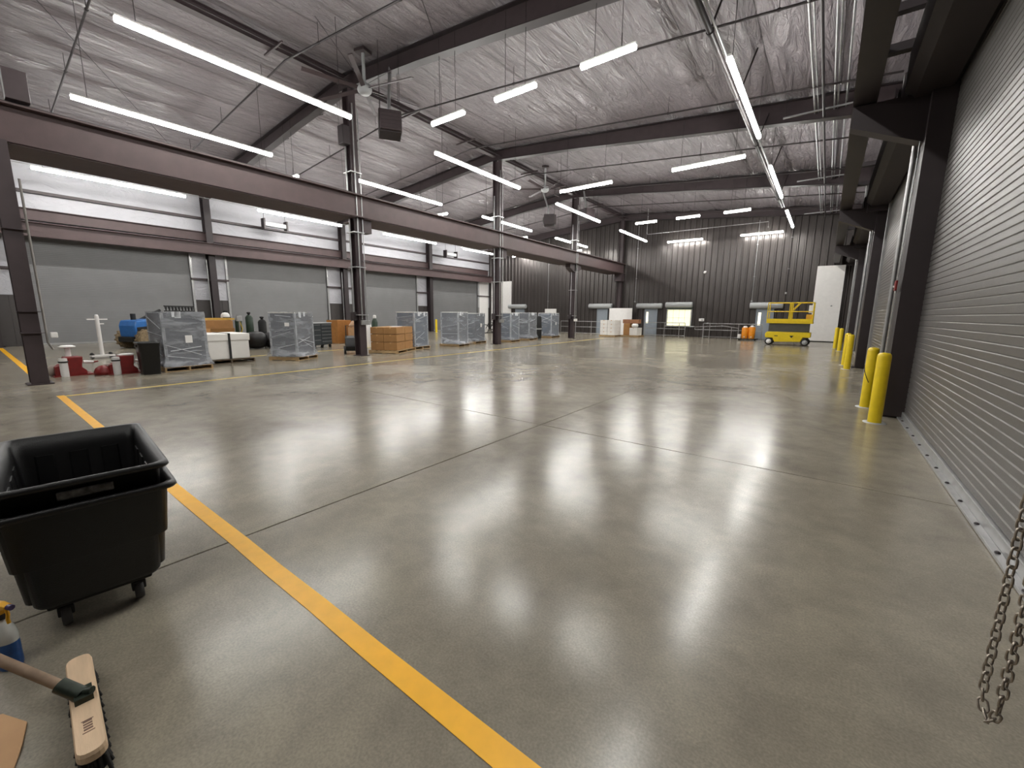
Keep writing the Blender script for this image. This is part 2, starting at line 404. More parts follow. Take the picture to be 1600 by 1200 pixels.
# ---- right roller doors
DHR = 4.88; PITCH = .08
prof = [(-.012, 0), (-.012, .062), (-.004, .068), (-.004, .076), (.008, .08), (.008, 0)]
def slat_mesh(ln):
    mb = MB(); poly = [(px+0, pz) for px, pz in [(-.014, .004), (-.014, .066), (-.004, .0745), (-.004, .080), (.004, .080), (.004, -.004), (-.004, -.004)]]
    return mb.prism(poly, 'y', 0, ln).mesh('slat', SLAT)
rn = ['galvanised slatted roller door in the right foreground', 'second slatted roller door along the right wall', 'third slatted roller door along the right wall', 'last slatted roller door beside the tall white door']
for k, (a, b) in enumerate(RD):
    d = struct('door_%d' % (k+5), rn[k])
    sm_ = slat_mesh(b-a)
    if k < 2:
        for i in range(int(DHR/PITCH)): inst(sm_, 'slat', d, (1.165, a, .12+i*PITCH))
    else:
        mb = MB()
        for i in range(int(DHR/PITCH)):
            z = .12+i*PITCH; mb.box(1.151, 1.17, a, b, z, z+.068); mb.box(1.161, 1.17, a, b, z+.068, z+PITCH)
        mb.build('curtain', SLAT, d)
    MB().box(1.125, 1.185, a, b, .012, .115).build('bottom_bar', GALV, d, .008)
    if k == 0:
        MB().box(1.075, 1.125, a, b, .004, .03).build('floor_angle', GALV, d, .004)
        for i in range(12):
            y = a+.3+i*.5; MB().lathe([(.016, 0), (.016, .008), (.008, .014)], (1.10, y, .03), 8).build('bolt', PIPEB, d)
    for y, s_ in ((a, -1), (b, 1)):
        y0, y1 = sorted((y, y+s_*.1)); MB().box(1.09, 1.22, y0, y1, 0, DHR+.1).build('door_guide', GALV if s_ > 0 else SLAT, d, .006)
    MB().prism([(.58, 4.98), (.70, 4.85), (1.09, 4.85), (1.2, 4.98), (1.2, 5.62), (.72, 5.62), (.58, 5.5)], 'y', a-.2, b+.2).build('coil_hood', BLKSTEEL, d)
    mb = MB().box(.62, 1.2, a-.32, a-.2, 4.7, 5.7); mb.build('end_bracket', BLKSTEEL, d)
    MB().box(.62, 1.2, b+.2, b+.32, 4.7, 5.7).build('end_bracket', BLKSTEEL, d)

# ---- back wall doors with roller-shutter hoods
def hood(d, x0, x1, z):
    MB().lathe([(.0, x0), (.19, x0), (.21, x0+.03), (.21, x1-.03), (.19, x1), (.0, x1)], (0, YB-.22, z), 18, 'x').build('shutter_hood', GREY, d)
bd = [(-24.75, -23.65, -25.45, -23.4), (-15.95, -14.95, -16.65, -14.55), (-11.78, -10.75, -12.4, -10.4), (-3.95, -2.9, -4.35, -2.4)]
bl = ['pale steel door under a short hood behind the wrapped crates', 'blue-grey steel door behind the white carton stack', 'blue-grey steel door with a tall narrow pane', 'blue-grey steel door half hidden by the scissor lift']
for k, (a, b, ha, hb) in enumerate(bd):
    d = struct('door_%d' % (k+9), bl[k], MB().box(a+.06, b-.06, YB-.09, YB-.04, .01, 2.1), DOORBLUE, .008)
    mb = MB().box(a, a+.06, YB-.12, YB+.0, 0, 2.16).box(b-.06, b, YB-.12, YB, 0, 2.16).box(a+.06, b-.06, YB-.12, YB, 2.1, 2.16)
    mb.build('door_frame', DOORBLUE, d)
    if k in (2, 3):
        s0 = a+.14; MB().box(s0, s0+.17, YB-.098, YB-.09, .98, 1.86).build('vision_pane', MATS.get('lit_pane') or emat('lit_pane', '#fff6d0', .85), d)
    MB().cyl((b-.15, YB-.09, 1.0), (b-.15, YB-.16, 1.0), .02, 8).build('door_handle', GALV, d)
    hood(d, ha, hb, 2.33)
LIT = emat('lit_window_pane', (1.0, .92, .45, 1), .72)
wn = struct('window_1', 'warm yellow lit hatch window in the back wall', MB().box(-9.95, -8.25, YB-.10, YB-.08, .84, 2.03), LIT)
mb = MB(); a, b, z0, z1 = -9.95, -8.25, .84, 2.03
mb.box(a-.08, a, YB-.14, YB, z0-.1, z1+.08).box(b, b+.08, YB-.14, YB, z0-.1, z1+.08).box(a, b, YB-.14, YB, z1, z1+.08).box(a-.12, b+.35, YB-.3, YB, z0-.08, z0-.02)
mb.build('window_frame', GREY, wn)
for i in (1, 2, 3): MB().box(a+i*.425-.008, a+i*.425+.008, YB-.112, YB-.10, z0, z1).build('mullion', GREY, wn)
MB().box(a, b, YB-.112, YB-.10, 1.42, 1.435).build('mullion', GREY, wn)
MB().box(a-.1, b+.1, YB-.2, YB-.03, 2.1, 2.28).build('shutter_roll', DGREEN, wn, .03)
hood(wn, a-.15, b+.1, 2.4)
# tall white doors in both back corners
for k, (a, b, nm) in enumerate(((-.80, .62, 'tall plain white door in the back right corner'), (-27.75, -25.25, 'tall plain white door in the back left corner'))):
    d = struct('door_%d' % (k+13), nm, MB().box(a, b, YB-.2, YB-.06, .06, 4.78), WHITE, .01)
    MB().box(a, b, YB-.19, YB-.06, 0, .07).build('bottom_seal', BLK2, d)
    if k == 0: MB().lathe([(.04, 0), (.05, -.03), (.0, -.05)], (.15, YB-.2, 2.3), 10, 'y').build('door_handle', GREY, d)
    else:
        for z in (3.2, 3.45): MB().box(a+.05, a+.9, YB-.21, YB-.2, z, z+.03).build('panel_seam', GREY, d)
# white infill at the far end of the left wall
MB().box(XL-.04, XL+.0, 32.0, YB-.2, 0, 4.75).build('white_panel', WHITE, wl, .01)

# ---- yellow floor tape
def tape(name, label, quad, m):
    n = 24; vs = []; fs = []; (x0, y0, x1, y1, wd) = quad
    d = Vector((x1-x0, y1-y0, 0)); nrm = Vector((-d.y, d.x, 0)).normalized()*wd/2
    for i in range(n+1):
        p = Vector((x0, y0, 0))+d*i/n
        j = Vector((random.uniform(-.003, .003), random.uniform(-.003, .003), 0))
        vs += [p-nrm+j+Vector((0, 0, .0006)), p+nrm+j+Vector((0, 0, .0006)), p+nrm+j+Vector((0, 0, .003)), p-nrm+j+Vector((0, 0, .003))]
    for i in range(n):
        a = i*4; b = a+4
        fs += [(a+3, a+2, b+2, b+3), (a, a+3, b+3, b), (a+1, b+1, b+2, a+2), (a, b, b+1, a+1)]
    fs += [(0, 1, 2, 3), (n*4, n*4+3, n*4+2, n*4+1)]
    o = MB().add(vs, fs).build(name, m); return tag(o, label, 'floor tape', 'yellow floor marking tapes')
tape('floor_tape', 'wide yellow tape running from the foreground past the black cart', (1.0, 1.0, -11.40, 1.02, .105), TAPE)
tape('floor_tape', 'long pale yellow tape in front of the row of pallets', (-11.28, 1.07, -12.25, 27.0, .10), TAPE2)
tape('floor_tape', 'short yellow tape on the floor left of the foreground column', (-15.4, 1.0, -27.3, 1.0, .13), TAPE)
tape('floor_tape', 'faint yellow tape running behind the row of pallets', (-16.4, 4.6, -16.9, 12.6, .09), TAPE2)

# ================================================================= STEEL FRAME
def column(name, label, x, y, h, wd=.26, dp=.34, mt=DSTEEL, group=None):
    t = thing(name, label, 'column', (x, y, 0), 0, group)
    MB().ibeam('z', .02, h, 0, 0, wd, dp, .02, .012, 'u').build('shaft', mt, t)
    MB().box(-dp/2-.06, dp/2+.06, -wd/2-.06, wd/2+.06, 0, .025).build('base_plate', mt, t)
    return t
cl = ['steel column at the left foreground, beside the yellow tape', 'tall steel column between the black trolley and brown cartons', 'steel column right of the wrapped crates and the wheeled frame', 'steel column left of the white carton stack', 'steel column standing against the ribbed back wall']
for i, y in enumerate(FR+[33.2]):
    h = 4.92 if i == 0 else 9.06
    t = column('steel_column', cl[i], RX+(.3 if i == 0 else 0), y, h, .27, .36, DSTEEL, 'centre line columns')
    if i == 0:
        MB().box(-.12, .12, .22, .56, 5.75, 6.32).build('end_stop', DSTEEL, t, .01)
        MB().tube([(.26, .2, 4.2), (.26, .2, .9), (.3, .26, .75)], .02, 8).build('conduit', mat('dull_conduit', '#77736e', .5, .4), t)
        MB().box(.24, .32, .25, .36, 1.0, 1.12).build('outlet_box', WHITE, t, .015)
        for z in (1.1, 1.55, 3.2): MB().box(-.2, .27, -.15, .21, z, z+.012).build('strap', DSTEEL, t)
    elif i < 4:
        MB().tube([(.23, -.04, 1.35), (.23, -.04, 8.6)], .024, 8).build('conduit', GALV, t)
        MB().tube([(.22, .17, 1.3), (.22, .17, 8.5)], .018, 8).build('conduit', GALV, t)
        MB().tube([(-.02, -.2, 1.3), (-.02, -.2, 7.4)], .03, 8).build('conduit', GALV, t)
        MB().box(-.12, .1, -.3, -.14, 1.3, 1.62).build('junction_box', BLKSTEEL, t, .01)
        MB().box(.2, .3, -.1, .24, 1.15, 1.32).build('outlet_box', GALV if i != 3 else WHITE, t, .01)
        for z in (1.5, 3.2, 4.4, 6.4): MB().box(-.2, .27, -.22, .2, z, z+.03).build('strap', GALV, t)
        MB().prism([(-.75, 4.90), (-.75, 4.62), (-.14, 4.35), (.14, 4.35), (.75, 4.62), (.75, 4.90)], 'x', -.18, .18).build('bracket', DSTEEL, t) if i == 3 else MB().box(-.16, .2, .14, .55, 4.45, 4.91).build('bracket', DSTEEL, t)
        if i == 1:
            MB().box(-.1, .22, -.42, -.16, 7.25, 7.85).build('speaker_box', BLKSTEEL, t, .02)
    else:
        MB().box(-.3, .3, -.45, .2, 4.3, 4.9).build('bracket', DSTEEL, t)
# runway beams
def runway(name, label, x, y0, y1, wd, STEEL=STEEL):
    t = thing(name, label, 'beam', (x, y0, 4.92))
    L_ = y1-y0
    MB().ibeam('y', 0, L_, 0, .38, wd, .76, .035, .02).build('girder', STEEL, t)
    MB().box(-.035, .035, 0, L_, .76, .82).build('rail', BLKSTEEL, t)
    return t
lb = runway('runway_beam', 'long red-brown crane runway beam crossing the left half of the hall', RX+.2, -6.8, 33.4, .36)
yy = [-6.8]+FR+[33.2]
for i in range(5): MB().box(-1.2, .14, yy[i]+6.8+.16, yy[i+1]+6.8-.16, -.03, .0).build('bottom_plate', STEEL, lb)
t = runway('runway_beam', 'dark crane runway beam along the right wall above the bollards', .12, -6.8, 33.4, .30, BLKSTEEL)
for i, y in enumerate(FR):
    # right-hand frame columns with brackets
    tt = thing('frame_column', ['dark right wall column beside the hanging chain', 'wide dark right wall column behind the two nearest bollards', 'dark right wall column behind the middle bollards', 'dark right wall column behind the far bollards'][i], 'column', (1.08, y+.12, 0), 0, 'right wall columns')
    MB().ibeam('z', .02, zroof(.6)-.25, 0, 0, .34, .40, .022, .014, 'u').build('shaft', BLKSTEEL, tt)
    MB().box(-.28, .12, -.24, .24, 0, .025).build('base_plate', BLKSTEEL, tt)
    MB().box(-.2, .16, -.29, -.17, .03, 4.9).build('jamb_channel', BLKSTEEL, tt)
    MB().prism([(-1.1, 4.9), (-1.1, 4.6), (-.2, 4.2), (-.2, 4.9)], 'y', -.13, .13).build('bracket', BLKSTEEL, tt)
    for z in (5.65, 6.2): MB().bar((-.95, 0, z), (-.1, 0, z), .14, .12).build('tie_strut', BLKSTEEL, tt)
    MB().tube([(-.26, .24, .5), (-.26, .24, 7.6)], .03, 8).build('conduit', GALV, tt)
    if i >= 1:
        MB().tube([(-.24, -.12, .75), (-.24, -.12, 4.4)], .008, 6).build('conduit', GALV, tt)
    if i >= 2:
        for q in (.45, .75): MB().tube([(-.12, q, .3), (-.12, q, 7.4)], .025, 8).build('conduit', GALV, tt)
    # left-hand wall columns
    t2 = thing('wall_column', ['left wall column at the edge of the view', 'left wall column between the first and second roller doors', 'left wall column between the second and third roller doors', 'left wall column between the third and fourth roller doors'][i], 'column', (XL+.25, y-.03*i, 0), 0, 'left wall columns')
    MB().ibeam('z', .02, 8.0, 0, 0, .32, .45, .02, .012, 'u').build('shaft', BLKSTEEL, t2)
    MB().box(-.3, .3, -.22, .22, 0, .025).build('base_plate', BLKSTEEL, t2)
    if i in (1, 2): MB().tube([(.15, -.26, .4), (.15, -.26, 4.4)], .025, 8).build('conduit', GALV, t2)
    # rafters: tapered plate girders
    if i >= 0:
        for sd, nm in ((1, 'right'), (-1, 'left')):
            xe = XR-.15 if sd > 0 else XL+.05
            x0 = RX; zt0 = zroof(x0)-.12; zt1 = zroof(xe)-.12
            dpt = (.45, .45, .72)
            xm = x0+(xe-x0)*.25; zm = zroof(xm)-.12
            rr = thing('roof_rafter', '%s roof rafter %s' % (['dark steel right-hand', 'dark steel left-hand'][sd < 0], ['passing overhead at the foreground column', 'meeting the tallest near column at the ridge', 'second into the hall, behind the near strip lights', 'deepest in the hall, before the back wall'][i]), 'rafter', (0, y, 0), 0, 'roof rafters')
            for nm2, off0, off1, wdd in (('top_flange', 0, .025, .28), ('bottom_flange', None, None, .28)):
                if off0 is not None:
                    pl = [(x0, zt0), (xm, zm), (xe, zt1), (xe, zt1+.025), (xm, zm+.025), (x0, zt0+.025)]
                else:
                    pl = [(x0, zt0-dpt[0]), (xm, zm-dpt[1]), (xe, zt1-dpt[2]), (xe, zt1-dpt[2]+.025), (xm, zm-dpt[1]+.025), (x0, zt0-dpt[0]+.025)]
                MB().prism(pl, 'y', -wdd/2, wdd/2).build(nm2, BLKSTEEL, rr)
            MB().prism([(x0, zt0-dpt[0]+.01), (xm, zm-dpt[1]+.01), (xe, zt1-dpt[2]+.01), (xe, zt1+.01), (xm, zm+.01), (x0, zt0+.01)], 'y', -.01, .01).build('web', DSTEEL, rr)
            for q in range(1, 5):
                xx = x0+(xe-x0)*q/5; MB().tube([(xx, .02, zroof(xx)-.5), (xx, .7, zroof(xx)-.1)], .018, 6).build('flange_brace', DSTEEL, rr)
for sd in (1, -1):
    xe = XR-.15 if sd > 0 else XL+.05
    rr = thing('roof_rafter', '%s end rafter flat against the back wall' % ('right-hand' if sd > 0 else 'left-hand'), 'rafter', (0, 33.3, 0), 0, 'roof rafters')
    z0, z1 = zroof(RX)-.12, zroof(xe)-.12
    MB().prism([(RX, z0-.5), (xe, z1-.5), (xe, z1), (RX, z0)], 'y', -.015, .015).build('web', DSTEEL, rr)
    MB().prism([(RX, z0-.5), (xe, z1-.5), (xe, z1-.475), (RX, z0-.475)], 'y', -.14, .14).build('bottom_flange', BLKSTEEL, rr)
# ridge girders between frames
for i in range(5):
    y0 = ([YF]+FR)[i]+.15; y1 = (FR+[YB])[i]-.15
    t = thing('ridge_girder', ['dark ridge girder behind the viewpoint', 'dark ridge girder above the near long strip lights', 'dark ridge girder beyond the black unit heater', 'dark ridge girder between the third and fourth columns', 'dark ridge girder ending at the back wall'][i], 'beam', (RX, y0, 9.2), 0, 'ridge girders')
    MB().ibeam('y', 0, y1-y0, 0, .11, .24, .26, .02, .012).build('girder', DSTEEL, t)
    MB().tube([(.4, 0, -.05), (.4, y1-y0, -.05)], .02, 6).build('conduit', PIPEB, t)
    if i > 0:
        for q in (.3, .7): MB().bar((-.35, (y1-y0)*q, -.06), (.75, (y1-y0)*q, -.06), .05, .05).build('strut', DSTEEL, t)
# left wall header beams
t = thing('door_header_beam', 'red-brown header beam running above the left roller doors', 'beam', (XL+.72, YF+.2, 4.66))
MB().ibeam('y', 0, YB-YF-.6, 0, .30, .34, .60, .03, .016).build('girder', STEEL, t)
for y in FR: MB().box(-.5, -.1, y-YF-.32, y-YF-.08, .0, .5).build('bracket', DSTEEL, t)
t = thing('wall_header_beam', 'upper red-brown wall beam set back above the header beam', 'beam', (XL+.12, YF+.2, 5.42))
MB().ibeam('y', 0, YB-YF-.6, 0, .24, .26, .48, .03, .016).build('girder', STEEL, t)

# ---- strip lights
NL = [0]
def strip(x0, y0, x1, y1, label, z=7.0):
    cx, cy = (x0+x1)/2, (y0+y1)/2; ln = math.hypot(x1-x0, y1-y0); a = math.atan2(y1-y0, x1-x0)
    t = thing('strip_light', label, 'light', (cx, cy, z), a, 'suspended linear strip lights')
    h = ln/2
    MB().prism([(-.05, .04), (.05, .04), (.035, .09), (-.035, .09)], 'x', -h, h).build('housing', WHITE, t)
    MB().prism([(-.056, .04), (-.053, -.018), (-.028, -.045), (.028, -.045), (.053, -.018), (.056, .04)], 'x', -h+.01, h-.01).build('lens', LENS, t)
    for s_ in (-1, 1):
        xx = cx+s_*(h-.32)*math.cos(a); zc = zroof(xx)-z-.08
        MB().tube([(s_*(h-.32), 0, .085), (s_*(h-.32), 0, zc)], .007, 5).build('cable', PIPEB, t)
    return t
bayc = [-3.15, 4.97, 13.05, 21.1, 29.1]
rows = [(-2.25, 'right wall row'), (-11.3, 'row just right of the centre columns'), (-16.15, 'row just left of the centre columns'), (-25.2, 'row along the left roller doors')]
dist = ['behind the viewpoint', 'nearest in view', 'second into the hall', 'third into the hall', 'farthest into the hall']
for x, nm in rows:
    for k, y in enumerate(bayc):
        strip(x, y-2.45, x, y+2.45, 'long lit strip light, %s, %s' % (nm, dist[k]))
fy = ['near frame line', 'second frame line', 'third frame line', 'back wall']
for k, y in enumerate((9.06, 17.0, 25.25, 33.0)):
    sp = [(-4.95, -3.7), (-7.4, -6.15), (-9.75, -8.5)] if k % 2 == 0 else [(-5.27, -2.82), (-10.13, -7.68)]
    for sd in (1, -1):
        for q, (a, b) in enumerate(sp):
            if sd < 0: a, b = -27.42-b, -27.42-a
            if k == 3: y = 32.8
            who = ['right end', 'middle' if len(sp) == 3 else 'inner end', 'inner end'][q] if sd > 0 else ['left end', 'middle' if len(sp) == 3 else 'inner end', 'inner end'][q]
            strip(a, y, b, y, 'short crosswise strip light at the %s, %s half, %s' % (fy[k], 'right' if sd > 0 else 'left', who))

# ---- overhead pipes
py = [2.95, 7.0, 11.3, 15.3, 19.8, 23.7, 28.2, 31.6]
on_ = ['first', 'second', 'third', 'fourth', 'fifth', 'sixth', 'seventh', 'last']
for k, y in enumerate(py):
    t = thing('sprinkler_pipe', 'black sprinkler pipe crossing under the roof, %s from the near end' % on_[k], 'pipe', (0, y, 0), 0, 'sprinkler pipes under the roof')
    pts = [(x, 0, zroof(x)-.57) for x in (XL+.6, -24, -20, -17, RX-.6, RX, RX+.6, -10, -6, -3, .9)]
    MB().tube(pts, .028, 8).build('pipe', PIPEB, t)
    for x in (-26, -22.5, -19, -15.5, -12, -8.5, -5, -1.5):
        mb = MB().tube([(x, 0, zroof(x)-.57), (x, 0, zroof(x)-.03)], .008, 5); mb.lathe([(.04, -.03), (.04, .03)], (x, 0, zroof(x)-.57), 8, 'x')
        mb.build('hanger', PIPEB, t)
for k, (x, r, m_, z) in enumerate([(-.98, .03, GALV, 7.95), (-.90, .018, GALV, 7.95), (-.74, .036, PIPEB, 7.75), (-.50, .024, GALV, 7.95), (-.42, .024, GALV, 7.95), (-.22, .024, GALV, 7.95)]):
    o = MB().tube([(x, -6, z), (x, 33.3, z)], r, 8).build('ceiling_conduit', m_)
    tag(o, ['thick silver conduit, leftmost of the bundle under the roof at right', 'thin silver conduit beside the leftmost of the roof bundle', 'black pipe within the conduit bundle under the roof at right', 'silver conduit just right of the black pipe', 'silver conduit, second right of the black pipe', 'silver conduit nearest the right runway beam'][k], 'conduit', 'conduit bundle under the roof')
for k, y in enumerate((.6, 8.72, 16.78, 24.6, 32.4)):
    t = thing('trapeze_hanger', 'pale strut trapeze hanging under the conduit bundle, %s' % ['behind the near frame', 'at the near rafter', 'at the second rafter', 'at the third rafter', 'by the back wall'][k], 'hanger', (-.9, y, 7.86), 0, 'conduit trapeze hangers')
    MB().bar((-.9, 0, 0), (.88, 0, 0), .045, .045).build('strut', GALV, t)
    for x in (-.85, .7): MB().tube([(x, 0, 0), (x, 0, zroof(x-.9)-7.9)], .008, 5).build('rod', PIPEB, t)
t = thing('roof_main_pipe', 'dark main pipe with braces running lengthwise beside the right strip lights', 'pipe', (-2.52, 0, 7.3))
MB().tube([(0, -6, 0), (0, 27, 0)], .06, 10).build('pipe', PIPEB, t)
MB().tube([(.13, -6, -.03), (.13, 27, -.03)], .025, 8).build('conduit', GALV, t)
for y in (2, 6, 10, 13.3, 17, 21, 25):
    MB().tube([(0, y, .05), (.32, y+.25, zroof(-2.3)-7.4)], .022, 6).build('brace', PIPEB, t)
    MB().lathe([(.075, -.04), (.075, .04)], (0, y, 0), 10, 'y').build('coupling', PIPEB, t)
o = MB().tube([(-25.29, YF, 7.13), (-25.29, YB-.03, 7.13)], .016, 6).build('light_conduit', GALV); tag(o, 'thin pale conduit joining the strip lights along the left roller doors', 'conduit')
o = MB().tube([(-11.4, 31.9, zroof(-11.4)-.05), (-11.4, 31.9, 7.6), (-11.35, 31.9, 7.55), (-3.6, 31.9, 7.55), (-3.6, 31.9, 7.2)], .022, 6).build('cross_conduit', GALV); tag(o, 'pale conduit crossing above the strip lights at the back wall', 'conduit')
# wind-brace rods under the left roof and others
for k, (p, q, nm) in enumerate([((-15, 1.2), (-27, 8.8), 'crossing above the near strip lights'), ((-15, 9.3), (-27, 17), 'behind the near column, above the runway beam'), ((-9.5, 9), (-4, 1.2), 'above the short crosswise lights')]):
    o = MB().tube([(p[0], p[1], zroof(p[0])-.16), (q[0], q[1], zroof(q[0])-.16)], .012, 5).build('brace_rod', PIPEB)
    tag(o, 'thin dark brace rod under the roof, '+nm, 'rod', 'roof brace rods')

# ---- ceiling fans
def fan(label, x, y, z, rz):
    t = thing('ceiling_fan', label, 'fan', (x, y, z), rz, 'large ceiling fans')
    MB().lathe([(.0, -.14), (.13, -.14), (.2, -.07), (.22, .02), (.18, .12), (.07, .17), (.05, .2)], n=18).build('motor_hub', GREY, t)
    MB().tube([(0, 0, .15), (0, 0, zroof(x)-z-.05)], .05, 10).build('downrod', GREY, t)
    MB().box(-.18, .18, -.18, .18, zroof(x)-z-.2, zroof(x)-z-.12).build('mount_plate', DSTEEL, t)
    for k in range(6):
        a = k*PI/3; d = Vector((math.cos(a), math.sin(a), 0)); nn = Vector((-d.y, d.x, 0))
        p, q = d*.18, d*1.75
        vs = [p-nn*.06+Vector((0, 0, -.02)), p+nn*.06+Vector((0, 0, .02)), q+nn*.06+Vector((0, 0, .02)), q-nn*.06+Vector((0, 0, -.02))]
        vs += [v+Vector((0, 0, .018)) for v in vs]
        MB().add(vs, [(0, 1, 2, 3), (4, 7, 6, 5), (0, 4, 5, 1), (1, 5, 6, 2), (2, 6, 7, 3), (3, 7, 4, 0)]).build('blade', DSTEEL, t)
    for k in range(3):
        a = k*2*PI/3+.4; MB().tube([(0, 0, .1), (1.6*math.cos(a), 1.6*math.sin(a), zroof(x+1.6*math.cos(a))-z-.1)], .007, 5).build('guy_wire', PIPEB, t)
fan('large grey ceiling fan near the top of the tallest near column', -12.0, 8.4, 8.3, .25)
fan('far ceiling fan between the third and fourth columns', -13.0, 20.2, 8.3, .6)
# ---- unit heaters
def heater(label, x, y, z, rz):
    t = thing('unit_heater', label, 'heater', (x, y, z), rz, 'suspended unit heaters')
    MB().box(-.36, .30, -.33, .33, 0, .62).build('casing', BLKSTEEL, t, .02)
    MB().box(.30, .40, -.30, .30, .04, .58).build('louvre_frame', DSTEEL, t, .01)
    for i in range(5): MB().bar((.38, -.27, .11+i*.1), (.38, .27, .11+i*.1), .06, .012, (.5, 0, 1)).build('louvre', BLKSTEEL, t)
    MB().lathe([(.22, 0), (.22, -.05), (.08, -.08)], (-.36, 0, .31), 14, 'x').build('fan_guard', BLK2, t)
    MB().box(-.372, -.36, -.06, .02, .36, .5).build('rating_plate', WHITE, t)
    for sx in (-.28, .28):
        for sy in (-.28, .28): MB().tube([(sx, sy, .62), (sx, sy, zroof(x)-z-.06)], .007, 5).build('rod', PIPEB, t)
    MB().tube([(-.1, 0, .62), (-.1, 0, 1.0), (-.5, .1, zroof(x)-z-.3)], .05, 8).build('flue', GALV, t)
heater('black unit heater hanging right of the tallest near column', -11.3, 8.75, 6.95, -.6)
heater('black unit heater hanging left of the fourth column', -14.65, 23.4, 7.15, .5)
heater('black unit heater hanging behind the crosswise light at the fourth column', -12.2, 23.6, 7.2, -.4)
# small unit heaters at the left wall
for k, y in enumerate((11.6, 26.2)):
    t = thing('wall_heater', 'small wire-framed heater hung over the left wall, %s' % ['above the second roller door', 'above the fourth roller door'][k], 'heater', (-26.9, y, 6.35), 0, 'wall heaters')
    MB().box(-.2, .2, -.08, .0, 0, .62).build('side_frame', BLKSTEEL, t); MB().box(-.2, .2, 1.2, 1.28, 0, .62).build('side_frame', BLKSTEEL, t)
    MB().box(-.2, .2, 0, 1.2, 0, .06).build('bottom_rail', BLKSTEEL, t); MB().box(-.15, .15, 0, 1.2, .2, .45).build('heater_body', GREY, t, .03)
    for yy in (0, 1.2): MB().tube([(0, yy, .62), (0, yy, 1.6)], .012, 6).build('rod', PIPEB, t)
# ================================================================= OBJECTS
R = math.radians
# ---- bollards
def bollard(label, x, y, h=1.08, r=.085):
    t = thing('bollard', label, 'bollard', (x, y, 0), 0, 'yellow bollards')
    MB().lathe([(r, 0), (r, h-.06), (r*.93, h-.03), (r*.7, h-.008), (0, h)], n=24).build('post', YEL, t)
    MB().lathe([(r+.06, 0), (r+.055, .006), (r, .008)], n=20).build('grout_ring', GREY, t)
    return t
t = bollard('nearest yellow bollard, in front of the dark column', .76, 8.33)
t = bollard('yellow bollard with a dark scuff just behind the nearest one', .73, 9.69)
MB().tube([(-.088*math.cos(a), -.088*math.sin(a), .72-.18*a) for a in [x*.15-.2 for x in range(12)]], .006, 5).build('scuff_band', BLK2, t)
for x, y, lb in [(.67, 16.48, 'third yellow bollard from the near end, front of the middle pair'), (.64, 17.8, 'fourth yellow bollard from the near end, rear of the middle pair'), (.64, 25.2, 'fifth yellow bollard from the near end, front of the far pair'), (.5, 27.0, 'farthest yellow bollard on the right, rear of the far pair')]:
    bollard(lb, x, y)
bollard('lone yellow bollard by the left wall behind the wrapped crates', -26.2, 24.3, 1.1, .09)

# ---- red alarm pull and small wall fittings on the second right column
t = thing('fire_alarm', 'small red fire alarm box on the dark right column', 'alarm', (.84, 9.06, 2.02))
MB().box(-.03, .0, -.07, .07, 0, .16).build('alarm_body', RED, t, .01); MB().box(-.045, -.03, -.03, .03, .05, .08).build('pull_bar', WHITE, t)
t = thing('door_chain_keeper', 'small metal chain keeper on the foot of the dark right column', 'bracket', (.86, 9.03, .55))
for z in (0, .12, .25): MB().bar((0, 0, z), (-.12, -.02, z), .02, .02).build('hook', GALV, t)
MB().box(-.01, .01, -.02, .02, -.05, .32).build('back_plate', GALV, t)

# ---- hanging chain loop (right foreground)
t = thing('hoist_chain', 'steel hand chain hanging in a loop at the right foreground', 'chain', (0, 0, 0))
def chain_link(L_=.042, w_=.024, r=.0038):
    pts = []
    for i in range(16):
        a = i*2*PI/16; c_, s_ = math.cos(a), math.sin(a)
        pts.append((w_/2*c_, 0, s_*w_/2+(L_/2-w_/2)*(1 if s_ > 1e-6 else -1 if s_ < -1e-6 else 0)))
    return MB().tube(pts, r, 6, closed=True).mesh('link', mat('chain_steel', '#9a9186', .32, .85, var=.2, scale=60))
lm = chain_link()
top1 = Vector((.60, 2.05, 3.9)); bot1 = Vector((.578, 2.0, .30)); bot = Vector((.588, 1.955, .235)); bot2 = Vector((.60, 1.925, .30)); top2 = Vector((.61, 1.93, 3.9))
path = [top1, bot1+(top1-bot1)*.2, bot1, bot1*.4+bot*.6+Vector((0, .006, -.004)), bot, bot2*.45+bot*.55+Vector((.002, -.006, -.005)), bot2, bot2+(top2-bot2)*.2, top2]
# resample
def resample(pts, step):
    out = [pts[0]]; acc = 0; cur = pts[0]
    for q in pts[1:]:
        while (q-cur).length >= step-acc:
            cur = cur+(q-cur).normalized()*(step-acc); out.append(cur.copy()); acc = 0
        acc += (q-cur).length; cur = q
    return out
pp = resample(path, .0335)
for i in range(len(pp)-1):
    d = (pp[i+1]-pp[i]).normalized(); c_ = (pp[i]+pp[i+1])/2
    q = d.to_track_quat('Z', 'Y')
    o = inst(lm, 'link', t, c_); o.rotation_mode = 'QUATERNION'
    from mathutils import Quaternion
    o.rotation_quaternion = q @ Quaternion((0, 0, 1), (PI/2*(i % 2))+.5)
t = thing('chain_hoist', 'chain wheel bracket above the right foreground door', 'hoist', (.605, 1.99, 3.97))
MB().lathe([(.02, -.03), (.075, -.025), (.058, 0), (.075, .025), (.02, .03)], (0, 0, 0), 20, 'x').build('chain_wheel', PIPEB, t)
MB().box(.035, .57, -.05, .05, -.06, .06).build('bracket', BLKSTEEL, t)

